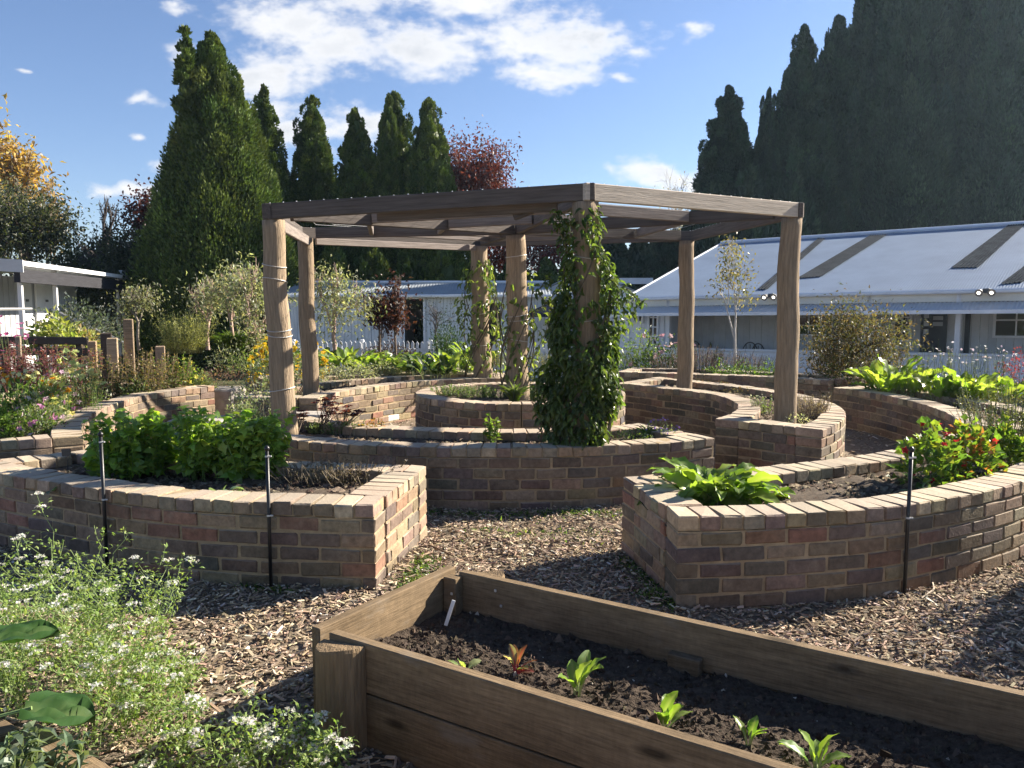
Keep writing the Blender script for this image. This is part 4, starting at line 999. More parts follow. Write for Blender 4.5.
def make_umbrella():
    x, y = XY(552, 310, 23), 23.; z = ZY(552, 302, 23)
    root = thing('market_umbrella', 'dark navy market umbrella in front of the white gable end', 'umbrella', (x, y, -.35))
    mb = MB(); n = 8; a = np.arange(n) / n * 2 * np.pi
    V = [[x, y, z]] + [[x + .8 * math.cos(t), y + .8 * math.sin(t), z - .32] for t in a] + [[x + .8 * math.cos(t), y + .8 * math.sin(t), z - .42] for t in a]
    mb.add(V, [[0, 1 + i, 1 + (i + 1) % n] for i in range(n)], (.02, .028, .06)); mb.F.append((np.array([[1 + i, 9 + i, 9 + (i + 1) % n, 1 + (i + 1) % n] for i in range(n)]) + mb.n - 17, 0)); mb.build('canopy', M_PETAL, root)
    mb = MB(); tube(mb, [(x, y, -.35), (x, y, z + .08)], .022, 8, (.3, .3, .3)); mb.build('pole', M_METAL, root, smooth=True)
    mb = MB(); tube(mb, [(x, y, -.36), (x, y, -.28)], .25, 12, (.2, .2, .2)); mb.build('base', M_STONE, root)
make_umbrella()
# ------------------------------------------------------------------ conifers
def conifer_parts(h, Rb, seed, nclump, per, spray, prof=1.0, cols=((.085, .125, .028), (.06, .092, .024), (.12, .16, .038)), ex=.74):
    """local crown and trunk meshes of a dense columnar conifer; origin at its base"""
    g = np.random.default_rng(seed)
    def rad(t): return Rb * np.clip(1 - t, 0, 1) ** ex * (1 - .28 * t * prof) * (.80 + .20 * np.minimum(1, t / .12))
    mb = MB()
    # solid dark core added inside the crown to block light leaking through
    nz, ns = 28, 18; t = np.linspace(0.015, .985, nz); a = np.arange(ns) / ns * 2 * np.pi
    rr = rad(t)[:, None] * .74 * (1 + .10 * g.normal(0, 1, (nz, ns)))
    V = np.stack([np.cos(a)[None] * rr, np.sin(a)[None] * rr, np.repeat((t * h)[:, None], ns, 1)], -1)
    i = np.arange(nz - 1)[:, None] * ns; j = np.arange(ns)[None]
    mb.add(V.reshape(-1, 3), np.stack([i + j, i + (j + 1) % ns, i + ns + (j + 1) % ns, i + ns + j], -1).reshape(-1, 4), np.array(cols[1]) * .8)
    # foliage clumps pointing up and out
    tc = g.beta(1.0, 1.35, nclump) * .985; tc[:6] = np.linspace(.9, .985, 6); ac = g.uniform(0, 2 * np.pi, nclump)
    rc = rad(tc); cs = (.05 + .30 * (1 - tc) ** .8) * Rb * g.uniform(.7, 1.35, nclump) * .70
    off = rc - cs * .55 + g.normal(0, .05, nclump) * Rb
    C = np.stack([np.cos(ac) * off, np.sin(ac) * off, tc * h], -1)
    ccol = pal(nclump, cols, .32)
    C[:6] = np.stack([g.normal(0, .02, 6), g.normal(0, .02, 6), np.linspace(.955, .992, 6) * h], -1); cs[:6] = np.linspace(.075, .03, 6) * Rb
    n = nclump * per; ci = np.repeat(np.arange(nclump), per)
    d = g.normal(0, 1, (n, 3)); d[:, 2] = d[:, 2] * .8 + .35; outw = np.stack([np.cos(ac), np.sin(ac), 0 * ac], -1)[ci]
    d = unit(d + outw * .75); s = cs[ci][:, None]
    P = C[ci] + d * s * np.array([.8, .8, 1.7]) * g.uniform(.75, 1.08, (n, 1))
    D = unit(d * .8 + outw * .25 + np.array([0, 0, 1.0]) * .75 + g.normal(0, .25, (n, 3)))
    Ls = spray * g.uniform(.6, 1.25, n)
    c = np.clip(ccol[ci] * g.uniform(.7, 1.35, (n, 1)), 0, 1)
    nrm = unit(d + g.normal(0, .5, (n, 3)))
    T = np.array([[0, 0, 0], [.22, .5, .0], [.06, 1, -.12], [-.20, .6, .05]]); F = np.array([[0, 1, 2, 3]])
    X = unit(np.cross(D, nrm)); Nn = np.cross(X, D)
    inst(mb, T, F, P, X * Ls[:, None], D * Ls[:, None], Nn * Ls[:, None], c)
    tk = MB(); tube(tk, [(0, 0, -.5), (0, 0, h * .5), (0, 0, h * .9)], [Rb * .14, Rb * .09, .03], 10, (.13, .09, .065))
    return mb.mesh('crown', M_NEEDLE), tk.mesh('trunk', M_BARK)
def conifer(meshes, loc, sc, rz, label, group=None, name='conifer_tree'):
    root = thing(name, label, 'conifer tree', loc, group); root.scale = sc if hasattr(sc, '__len__') else (sc,) * 3; root.rotation_euler[2] = rz
    for nm, me in zip(('crown', 'trunk'), meshes):
        o = bpy.data.objects.new(nm, me); COL.objects.link(o); o.parent = root
    return root
def tip(px, py, Y, z0=-.4): return (XY(px, py, Y), Y, z0), ZY(px, py, Y) - z0
big = conifer_parts(10.6, 2.95, 3, 900, 190, .135, 0, ex=.86)
loc, h = tip(208, 36, 26)
conifer(big, (loc[0] + .12, 26, -.4), (1, 1, h / 10.6), 0, 'broadest conifer with a ragged double tip at the left end of the row')
sml = conifer_parts(2.4, .34, 8, 60, 40, .2, .2)
l2 = PT(186, 75, 25.2); conifer(sml, (l2[0], 25.2, l2[2] - 1.1), (1, 1, 1), 1, 'ragged side leader sticking up beside the broadest conifer tip', name='conifer_leader')
row = conifer_parts(9.5, 1.62, 21, 700, 120, .115, 0, ex=.70)
for i, (px, py, s, lab) in enumerate(((263, 87, 1.0, 'slim dark conifer rising just right of the broadest conifer'), (311, 97, 1.02, 'slim conifer of the row above the slender second pergola post'), (355, 109, .98, 'shortest slim conifer in the middle of the row'), (395, 93, 1.06, 'twin tipped conifer of the row left of the last one'), (430, 100, 1.06, 'last slim conifer of the row beside the red leaved tree'))):
    Y = 30 + (i % 2) * .8; loc, h = tip(px, py, Y); conifer(row, loc, (s, s, h / 9.5), i * 1.3, lab, 'row of slim conifers behind the shed')
for i, (px, py, host) in enumerate(((388, 96, 'twin'), (424, 103, 'last'))):
    Y = 30.2; loc, h = tip(px, py, Y); conifer(row, (loc[0], Y, loc[2]), (.62, .62, h / 9.5), i * 2.1 + .5, 'narrow second leader pressed against the left of the ' + ('twin tipped conifer' if i == 0 else 'last slim conifer'), 'row of slim conifers behind the shed')
# low conifer skirts filling the foot of the row
skirt = conifer_parts(3.4, 1.35, 33, 170, 110, .14, 0)
for i, (px, py) in enumerate(((335, 246), (372, 240), (408, 248), (445, 244), (480, 250), (515, 258), (545, 262), (570, 264), (600, 262), (300, 250))):
    Y = 27.6 + (i % 3) * .5; loc, h = tip(px, py, Y, -.4); conifer(skirt, loc, (1, 1, h / 3.4), i * 1.7, 'low bushy young conifer growing behind the grey shed roof', 'low conifers along the back of the shed', 'young_conifer')
# the tall dark stand behind the veranda building
DK = ((.040, .066, .040), (.034, .056, .037), (.052, .080, .046))
tall = conifer_parts(16, 3.1, 41, 760, 160, .20, 0, DK, ex=.70)
tall2 = conifer_parts(16, 3.3, 47, 760, 160, .20, 0, DK, ex=.72)
spec = [(729, 88, 37, .80, tall, 'leftmost and shortest conifer of the dark stand with a rounded tip'), (769, 90, 37.5, .42, tall, 'narrow low conifer squeezed second in the dark stand'), (805, 27, 38, .80, tall, 'sharp tipped conifer third from the left in the dark stand'), (838, 18, 39, .72, tall2, 'fourth conifer of the dark stand with a blunt ragged tip'),
        (876, -52, 40, .86, tall, 'very tall dark conifer leading the wall of trees behind the roof'), (920, -95, 38, .88, tall2, 'very tall dark conifer near the second skylight strip'), (966, -110, 39, .9, tall, 'very tall dark conifer above the ridge end of the wide skylight'), (1014, -100, 37, .86, tall2, 'very tall dark conifer at the right edge of the picture'), (1064, -80, 38, .95, tall, 'dark conifer only half in view beyond the right picture edge')]
for i, (px, py, Y, s, me, lab) in enumerate(spec):
    loc, h = tip(px, py, Y, -.6); conifer(me, loc, (s, s, h / 16), i * 1.9, lab, 'tall dark conifer stand behind the veranda building')
skirt2 = conifer_parts(3.4, 1.35, 34, 150, 90, .17, 0, DK)
for i, (px, py) in enumerate(((715, 190), (750, 175), (790, 160), (690, 228), (660, 240), (640, 238), (618, 246), (602, 240), (675, 236))):
    Y = 35; loc, h = tip(px, py, Y, -.5); conifer(skirt2, loc, (1.5, 1.5, h / 3.4), i * 1.1, 'dark low conifer filling the foot of the tall stand', 'low conifers under the tall stand', 'young_conifer')

# ------------------------------------------------------------------ broadleaf trees
def grow(base, h, spread, seed, levels=4, r0=.1, trunk=.35, up=.6, kids=(3, 5)):
    """branch segments [(A,B,ra,rb)] and tip points of a small tree"""
    g = np.random.default_rng(seed); segs = []; tips = []
    def rec(p, d, L, r, lv):
        q = p + d * L; m = (p + q) / 2 + g.normal(0, .05 * L, 3)
        segs.append((p, m, q, r, r * .62)); 
        if lv == 0 or L < .05: tips.append(q); return
        if lv <= 2: tips.append(q)
        for _ in range(g.integers(*kids)):
            dd = unit(d + g.normal(0, spread, 3) + np.array([0, 0, up * .4])); rec(p + (q - p) * g.uniform(.6, 1), dd, L * g.uniform(.55, .85), r * .58, lv - 1)
    b = np.array(base, float); rec(b, unit(np.array([g.normal(0, .06), g.normal(0, .06), 1.0])), h * trunk, r0, levels)
    return segs, np.array(tips)
def tree(name, label, loc, h, seed, nleaf, leaf, cols, spread=.55, levels=4, trunk=.32, r0=.1, bark=(.15, .115, .085), cluster=.35, group=None, cat='tree', kids=(3, 5), up=.6, squash=1.0, lw=.5, width=None, droop=.15):
    root = thing(name, label, cat, loc, group)
    segs, tips = grow((0, 0, 0), h, spread, seed, levels, r0, trunk, up, kids)
    k = h / max(tips[:, 2].max(), .1)
    kx = k if width is None else width / 2 / max(1e-3, np.percentile(np.hypot(tips[:, 0], tips[:, 1]), 90))
    S = np.array([kx, kx, k]); tips = tips * S
    tb = MB(); lb = MB()
    big = [s for s in segs if s[3] > r0 * .3]; small = [s for s in segs if s[3] <= r0 * .3]
    for a, m, b, ra, rb in big: tube(tb, np.stack([a, m, b]) * S, [ra, (ra + rb) / 2, rb], 6, np.array(bark), cap=False)
    if small:
        A = np.array([s[0] for s in small]) * S; M_ = np.array([s[1] for s in small]) * S; B = np.array([s[2] for s in small]) * S; rr = np.array([s[3] for s in small])
        lb2 = MB(); twigs(lb2, np.r_[A, M_], np.r_[M_, B], np.r_[rr, rr * .8], np.array(bark))
    if nleaf:
        g = np.random.default_rng(seed + 100); idx = g.integers(0, len(tips), nleaf); drop = g.random(nleaf) ** 1.5 * droop; P = tips[idx] * np.stack([1 - drop * .35, 1 - drop * .35, 1 - drop], -1) + g.normal(0, cluster, (nleaf, 3)) * np.array([1, 1, .8])
        D = unit(g.normal(0, 1, (nleaf, 3)) + np.array([0, 0, -.15])); tc = pal(len(tips), cols, .2)
        leaves(lb, P, D, leaf * g.uniform(.6, 1.3, nleaf), leaf * lw * g.uniform(.7, 1.2, nleaf), np.clip(tc[idx] * g.uniform(.8, 1.2, (nleaf, 1)), 0, 1))
    tb.build('trunk', M_BARK, root, off=(0, 0, 0), smooth=True)
    if small: lb2.build('branches', M_STEM, root, off=(0, 0, 0))
    if lb.n: lb.build('crown', M_LEAF, root, off=(0, 0, 0))
    return root
def ptree(px, pyb, pyt, Y, **k):
    z0 = ZY(px, pyb, Y); h = ZY(px, pyt, Y) - z0; return (XY(px, pyb, Y), Y, z0), h
def place(name, label, px, pyb, pyt, Y, wpx, seed, nleaf, leaf, cols, **k):
    loc, h = ptree(px, pyb, pyt, Y); return tree(name, label, loc, h, seed, nleaf, leaf, cols, width=wpx * Y / F_PX, **k)
ORANGE = ((.38, .25, .08), (.33, .23, .10), (.30, .22, .11), (.42, .29, .07))
place('poplar_tree', 'tall golden autumn poplar rising over the left hut', 30, 330, 114, 42, 44, 5, 1700, .34, ORANGE, spread=.32, up=1.6, trunk=.25, cluster=.42, r0=.16, bark=(.2, .17, .14))
place('poplar_tree', 'smaller golden poplar top at the left picture edge', 4, 330, 172, 40, 22, 9, 800, .28, ORANGE, spread=.32, up=1.6, trunk=.25, cluster=.4, r0=.12, bark=(.2, .17, .14))
place('poplar_tree', 'slim bronze poplar shoot right of the golden poplar', 56, 330, 172, 41, 12, 12, 700, .26, ((.24, .17, .10), (.3, .2, .09)), spread=.2, up=2.2, trunk=.3, cluster=.3, r0=.1)
GREY = ((.16, .16, .12), (.12, .13, .09), (.20, .19, .15))
DARKG = ((.035, .045, .026), (.028, .036, .022), (.05, .058, .032))
place('grey_leaved_tree', 'thin grey leaved tree in front of the golden poplar', 22, 335, 176, 33, 92, 31, 5200, .17, GREY + DARKG, spread=.6, cluster=.5, r0=.13, bark=(.12, .10, .085))
place('dark_leaved_tree', 'dark leafy tree behind the low hut roof', 48, 335, 200, 30, 76, 32, 7500, .17, DARKG, spread=.6, cluster=.5, r0=.13)
place('dark_leaved_tree', 'dark spreading shrub tree between the hut and the bare tree', 96, 335, 246, 28, 62, 36, 4600, .16, DARKG, spread=.65, cluster=.45, r0=.1)
place('dark_leaved_tree', 'dark shrub tree at the foot of the broadest conifer', 136, 340, 240, 25.5, 56, 37, 6000, .15, DARKG, spread=.65, cluster=.42, r0=.1)
place('bare_tree', 'bare twiggy dark tree against the sky left of the conifers', 113, 320, 196, 27, 56, 40, 160, .10, DARKG, spread=.7, levels=5, r0=.22, bark=(.05, .042, .04), trunk=.4, cluster=.2)
PURP = ((.045, .012, .018), (.06, .016, .02), (.035, .014, .016))
place('purple_leaved_tree', 'deep purple leaved tree tucked against the broadest conifer', 158, 330, 188, 32, 42, 44, 3600, .2, PURP, spread=.5, cluster=.4, r0=.12)
RED = ((.075, .018, .022), (.10, .022, .024), (.055, .018, .022), (.125, .034, .03))
place('red_leaved_tree', 'crimson autumn tree thinning to bare twigs behind the pergola', 474, 335, 124, 36, 118, 52, 11000, .18, RED, spread=.5, levels=5, cluster=.32, r0=.17, bark=(.2, .15, .14), kids=(3, 4))
place('purple_leaved_tree', 'dark maroon tree low behind the pergola between the middle posts', 532, 335, 214, 33.5, 96, 53, 4600, .19, ((.10, .025, .03), (.07, .02, .026), (.13, .03, .03)), spread=.5, cluster=.42, r0=.12, levels=5, kids=(3, 4))
place('bare_tree', 'pale leafless tree top showing over the right pergola beam', 668, 300, 172, 44, 62, 57, 500, .14, ((.35, .33, .3), (.3, .3, .26)), spread=.6, levels=5, r0=.13, bark=(.36, .34, .32), trunk=.4, cluster=.15)
OLIVE = ((.25, .265, .18), (.19, .21, .135), (.32, .33, .24), (.13, .15, .09))
for (px, b, t, Y, w, sd, n, lab) in ((233, 352, 262, 15.2, 58, 61, 2600, 'grey green olive tree with slim pale trunk nearest the broad conifer'), (262, 368, 257, 13.6, 48, 62, 2600, 'tallest grey green olive tree beside the leftmost log post'), (208, 350, 276, 16.2, 30, 63, 1200, 'smaller sparse olive tree left of the pale trunked olive'), (336, 360, 262, 15.0, 56, 64, 2400, 'airy olive tree seen between the two left pergola posts')):
    place('olive_tree', lab, px, b, t, Y, w, sd, int(n * .62), .105, OLIVE, spread=.55, cluster=.15, r0=.045, bark=(.38, .27, .22), trunk=.5, lw=.30, droop=.28, group='young olive trees')
place('small_tree', 'small round headed sapling beside the sawn timber stump', 139, 350, 283, 14.8, 34, 66, 1000, .07, OLIVE + ((.10, .10, .055),), spread=.7, cluster=.12, r0=.035, bark=(.22, .19, .15), trunk=.42, lw=.35)
for (px, w, sd, t, lab) in ((380, 26, 71, 288, 'dark burgundy shrub left of the shed doorway'), (396, 18, 72, 274, 'taller burgundy shrub covering the open white shed door')):
    place('burgundy_shrub', lab, px, 368, t, 17.6, w, sd, 900, .10, ((.055, .02, .022), (.075, .03, .026), (.04, .02, .018)), spread=.45, cluster=.13, r0=.035, trunk=.3, lw=.6, group='burgundy shrubs before the shed')
place('espaliered_tree', 'small bare branched fruit tree against the shed wall', 437, 352, 300, 21.5, 36, 75, 160, .07, DARKG, spread=.7, levels=4, r0=.035, bark=(.07, .06, .055), trunk=.35)
place('birch_tree', 'thin pale trunked birch with sparse leaves before the blue roof', 735, 372, 234, 16.0, 38, 78, 750, .075, ((.16, .14, .06), (.12, .12, .05), (.2, .16, .07)), spread=.42, levels=5, cluster=.12, r0=.035, bark=(.5, .47, .42), trunk=.42, up=1.4, kids=(2, 4))
# ------------------------------------------------------------------ garden plants
GRN = ((.10, .17, .035), (.075, .135, .03), (.13, .20, .045))
LIME = ((.15, .22, .035), (.12, .19, .035), (.18, .24, .05))
DGR = ((.03, .06, .018), (.04, .075, .02), (.025, .05, .018))
SILV = ((.24, .26, .20), (.19, .215, .165), (.30, .31, .25))
SAGE = ((.16, .20, .11), (.13, .165, .095), (.20, .23, .145))
BRN = ((.19, .15, .08), (.14, .105, .06), (.23, .18, .10))
PUR = ((.16, .05, .07), (.21, .07, .09), (.12, .045, .055))
def spot(px, py, z): x, y = U(px, py, z); return np.array([x, y, z])
def hgt(px, pyt, P): return max(.04, ZY(px, pyt, P[1]) - P[2])
def bush(name, label, P, rx, h, n, L, cols, lw=.5, ry=None, up=.3, kind=1, mat=None, group=None, stems=14, stemcol=(.10, .09, .05), shell=.55, cat='plant', flowers=None, curl=.25, low=.05):
    P = np.asarray(P, float); ry = ry or rx
    root = thing(name, label, cat, P, group)
    d = rng.normal(0, 1, (n, 3)); d[:, 2] = np.abs(d[:, 2]) * 1.0 + .02; d = unit(d)
    q = (shell + (1 - shell) * rng.random((n, 1))) * (1 + .16 * np.sin(d[:, :1] * 5 + 2) * np.cos(d[:, 1:2] * 6) + .10 * np.sin(d[:, 2:3] * 9 + d[:, :1] * 7))
    X = P + d * q * np.array([rx, ry, h]); X[:, 2] = np.maximum(X[:, 2], P[2] + low * h)
    D = unit(d + rng.normal(0, .55, (n, 3)) + np.array([0, 0, up]))
    mb = MB(); leaves(mb, X, D, L * rng.uniform(.55, 1.3, n), L * lw * rng.uniform(.7, 1.2, n), pal(n, cols, .25), kind=kind, curl=curl)
    mb.build('foliage', mat or M_LEAF, root)
    if stems:
        sb = MB(); k = rng.integers(0, n, stems); A = np.repeat(P[None], stems, 0) + rng.normal(0, .12, (stems, 3)) * np.array([rx, ry, 0]); A[:, 2] = P[2] - .03
        twigs(sb, A, X[k], max(.0025, .008 * h), np.array(stemcol)); sb.build('stems', M_STEM, root)
    if flowers:
        nf, fl, fc = flowers; fb = MB(); k = rng.integers(0, n, nf); pts = P + d[k] * np.array([rx, ry, h]) * 1.04
        flower_parts(pts, fl, fc, root)
    return root
def blooms(mb, pts, size, cols, petals=5):
    n = len(pts); c = pal(n, cols, .12)
    ax = unit(rng.normal(0, .5, (n, 3)) + np.array([0, -.5, .8])); t1 = unit(np.cross(ax, [.3, .8, .1])); t2 = np.cross(ax, t1)
    for k in range(petals):
        a = 2 * np.pi * k / petals; D = math.cos(a) * t1 + math.sin(a) * t2 + ax * .35
        leaves(mb, pts, D, size * rng.uniform(.8, 1.2, n), size * .75, c, curl=.15, nrm=ax)
def flower_parts(pts, size, cols, root, petals=5):
    if len(pts) <= 40:
        for q in pts: fb = MB(); blooms(fb, q[None], size, cols, petals); fb.build('flower', M_PETAL, root)
    else: fb = MB(); blooms(fb, pts, size, cols, petals); fb.build('flowers', M_PETAL, root)
def stemmy(name, label, P, rx, h, ns, L, cols, lw=.3, per=14, ry=None, lean=.25, flower=None, group=None, stemcol=(.09, .12, .04), sr=.003, kind=1, cat='plant', fmin=.15, mat=None, umbel=False, droop=0.0):
    """upright stems with leaves along them and blooms at the tips"""
    P = np.asarray(P, float); ry = ry or rx; root = thing(name, label, cat, P, group)
    a = rng.uniform(0, 2 * np.pi, ns); q = np.sqrt(rng.random(ns))
    B = P + np.stack([np.cos(a) * rx * q * .75, np.sin(a) * ry * q * .75, np.full(ns, -.02)], -1)
    hh = h * rng.uniform(.6, 1.0, ns); T = B + np.stack([np.cos(a) * rx * .35 * q + rng.normal(0, lean * .25, ns) * h, np.sin(a) * ry * .35 * q + rng.normal(0, lean * .25, ns) * h, hh], -1)
    Mid = (B + T) / 2 + rng.normal(0, .03 * h, (ns, 3))
    sb = MB(); twigs(sb, np.r_[B, Mid], np.r_[Mid, T], sr, np.array(stemcol)); sb.build('stems', M_STEM, root)
    if per:
        i = np.repeat(np.arange(ns), per); t = rng.uniform(fmin, 1, len(i))[:, None]
        X = np.where(t < .5, B[i] + (Mid[i] - B[i]) * t * 2, Mid[i] + (T[i] - Mid[i]) * (t * 2 - 1))
        D = unit(rng.normal(0, 1, (len(i), 3)) * np.array([1, 1, .5]) + np.array([0, 0, .45 - droop]))
        lb = MB(); leaves(lb, X, D, L * rng.uniform(.6, 1.25, len(i)) * (1.15 - .5 * t[:, 0]), L * lw * rng.uniform(.7, 1.2, len(i)), pal(len(i), cols, .22), kind=kind, curl=.3)
        lb.build('foliage', mat or M_LEAF, root)
    if flower:
        fs, fc, frac = flower; k = rng.random(ns) < frac; pts = T[k]; fb = MB()
        if umbel:
            m = 11; pp = np.repeat(pts, m, 0) + rng.normal(0, 1, (len(pts) * m, 3)) * np.array([.026, .026, .006]); blooms(fb, pp, fs, fc, 5)
        else: flower_parts(pts, fs, fc, root, 6)
        if umbel: fb.build('flowers', M_PETAL, root)
    return root
def rosette(name, label, P, n, L, W, cols, arch=.7, elev=(25, 85), mat=None, group=None, stalk=.3, jitter=.05, cat='plant', kind=2, ruffle=0.0, rib=(.3, .33, .15), flowers=None, spread=1.0):
    """big leaves arching out of one crown, each a curved folded blade on a stalk"""
    P = np.asarray(P, float); root = thing(name, label, cat, P, group); lb = MB(); sb = MB(); nr = 9; nc = 5
    for i in range(n):
        b = rng.uniform(0, 2 * np.pi); a = b + rng.normal(0, .8); e = R(rng.uniform(*elev)); l = L * rng.uniform(.6, 1.15); w = W * rng.uniform(.75, 1.15)
        o = np.array([math.cos(a), math.sin(a), 0]); p = P + np.array([math.cos(b), math.sin(b), 0]) * jitter * math.sqrt(rng.random()) * spread; d = o * math.cos(e) + np.array([0, 0, math.sin(e)])
        sl = l * stalk; pts = [p]; ang = e; step = (l * (1 - stalk)) / (nr - 1)
        tw = rng.normal(0, .35)
        q = p + d * sl; spine = [q]; dirs = [d]
        for k in range(nr - 1):
            ang -= arch * rng.uniform(.7, 1.3) / (nr - 1) * 1.6; dd = o * math.cos(ang) + np.array([0, 0, math.sin(ang)]); q = q + dd * step; spine.append(q); dirs.append(dd)
        side = np.array([-o[1], o[0], 0]); S = np.array(spine); Dd = np.array(dirs)
        side2 = unit(side + np.array([0, 0, tw])); up = np.cross(side2, Dd) * -1; up = np.where(up[:, 2:3] < 0, -up, up)
        t = np.linspace(0, 1, nr); prof = np.sin(np.pi * np.clip(t * .93 + .07, 0, 1)) ** .75; prof[-1] = .05
        V = []
        for k in range(nr):
            for c in range(nc):
                x = (c / (nc - 1) - .5) * 2
                V.append(S[k] + side2 * x * w / 2 * prof[k] + up[k] * (abs(x) * w * .16 * prof[k] + ruffle * w * math.sin(k * 2.4 + c * 1.9 + i) * abs(x) * rng.uniform(.5, 1)))
        F = [[k * nc + c, k * nc + c + 1, (k + 1) * nc + c + 1, (k + 1) * nc + c] for k in range(nr - 1) for c in range(nc - 1)]
        col = pal(1, cols, .2)[0]; cc = np.repeat(col[None], nr * nc, 0).reshape(nr, nc, 3); cc[:, nc // 2] = cc[:, nc // 2] * .5 + np.array(rib) * .5
        lb.add(V, F, cc.reshape(-1, 3))
        tube(sb, np.stack([p - [0, 0, .02], p + d * sl * .5, S[0], S[2]]), [max(.0035, L * .012)] * 3 + [max(.002, L * .006)], 5, np.array(rib))
    lb.build('leaves', mat or M_GLOSSY, root, smooth=True); sb.build('stalks', M_STEM, root)
    return root
def tuft(name, label, P, rx, h, n, cols, w=.008, group=None, spread=.5, cat='plant', mat=None):
    P = np.asarray(P, float); root = thing(name, label, cat, P, group); a = rng.uniform(0, 2 * np.pi, n); q = rng.random(n) ** .5
    X = P + np.stack([np.cos(a) * rx * .35 * q, np.sin(a) * rx * .35 * q, np.full(n, -.01)], -1)
    D = unit(np.stack([np.cos(a) * spread * q, np.sin(a) * spread * q, np.ones(n)], -1) + rng.normal(0, .12, (n, 3)))
    mb = MB(); leaves(mb, X, D, h * rng.uniform(.45, 1.08, n), w * rng.uniform(.7, 1.3, n), pal(n, cols, .25), kind=2, curl=.25, nrm=np.stack([-np.cos(a), -np.sin(a), np.ones(n)], -1)); mb.build('foliage', mat or M_LEAF, root)
    return root

# --- lovage in the near left bed
LOV = ((.14, .235, .04), (.19, .29, .05), (.10, .18, .034), (.26, .35, .07))
for i, (px, py, pt, w, lab) in enumerate(((118, 480, 412, 62, 'leftmost lovage clump behind the left black stake'), (160, 476, 412, 66, 'lovage clump second from the left in the near bed'), (205, 478, 408, 66, 'lovage clump in the middle of the near bed'), (243, 482, 416, 58, 'lovage clump just left of the second black stake'), (262, 478, 411, 50, 'rightmost lovage clump beside the second black stake'))):
    P = spot(px, py, .42); P[1] += .12 if i % 2 else .0; h = hgt(px, pt, P); r = w / 2 * P[1] / F_PX * .85
    stemmy('lovage_plant', lab, P, r, h * 1.05, 34, .10, LOV, lw=.85, per=19, lean=.26, kind=3, mat=M_GLOSSY, sr=.004, stemcol=(.12, .2, .05), group='lovage clumps in the near bed')
for (px, py, lab) in ((62, 492, 'low blue green cabbage leaf plant by the plant marker'), (222, 497, 'low blue green leaf plant at the foot of the lovage')):
    rosette('kale_plant', lab, spot(px, py, .42), 9, .13, .08, ((.10, .15, .11), (.13, .18, .13)), arch=.8, elev=(5, 50))
for i, (px, w) in enumerate(((300, 30), (328, 34), (352, 28))):
    P = spot(px, 489, .42); P[1] += .25; stemmy('dried_herb', ('tangle of dry brown stems just right of the second black stake', 'tangle of dry brown stems in the middle of the empty bed end', 'dry brown herb tangle at the sunlit brick corner')[i], P, .24, .17, 60, .03, ((.08, .06, .04), (.14, .115, .08), (.05, .04, .03)), per=9, lean=1.1, stemcol=((.16, .13, .09)), group='dry herb tangles')
# --- sorrel clump, nasturtiums, wispy shrub in the near right bed
SOR = ((.14, .22, .035), (.10, .18, .03), (.17, .25, .05), (.085, .15, .03))
P = spot(713, 497, .43); rosette('sorrel_plant', 'big bright green leafy sorrel clump spilling over the brick corner', P, 105, .30, .095, SOR, arch=.9, elev=(20, 88), stalk=.15, jitter=.20, ruffle=.16, rib=(.25, .3, .12))
P = spot(760, 497, .43); rosette('sorrel_plant', 'low limp sorrel plant trailing right of the big leafy clump', P, 22, .17, .06, SOR, arch=1.0, elev=(10, 60), stalk=.15, jitter=.08, ruffle=.1)
NAS = ((.10, .18, .03), (.14, .22, .035), (.07, .13, .028), (.2, .24, .04))
REDF = ((.42, .02, .025), (.35, .015, .03), (.5, .03, .03))
for i, (px, py, pt, w, n, fl, lab) in enumerate(((945, 492, 425, 62, 420, 14, 'nasturtium with crimson flowers just right of the black stake'), (985, 485, 420, 60, 480, 10, 'nasturtium mound with crimson and orange flowers in the near bed'), (1020, 474, 424, 52, 460, 2, 'nasturtium mound of pale round leaves at the picture edge'))):
    P = spot(px, py, .42); P[1] += .2; h = hgt(px, pt, P)
    bush('nasturtium', lab, P, w / 2 * P[1] / F_PX, h, n, .055, NAS + (((.35, .16, .06),) if i == 1 else ()), lw=1.0, up=.8, flowers=(fl, .028, REDF + (((.6, .22, .02),) if i == 1 else ())), stemcol=(.15, .2, .06), group='nasturtiums in the near bed')
P = spot(922, 492, .43); rosette('sorrel_plant', 'small grey leaved weed drooping at the right black stake', P, 9, .14, .05, SAGE, arch=1.2, elev=(10, 60))
P = np.array([3.9, 6.1, .42]); stemmy('wispy_shrub', 'airy olive wispy shrub behind the nasturtium mounds', P, .42, hgt(1005, 378, P), 150, .035, ((.13, .14, .06), (.17, .17, .08), (.10, .11, .05)), lw=.25, per=22, lean=.35)
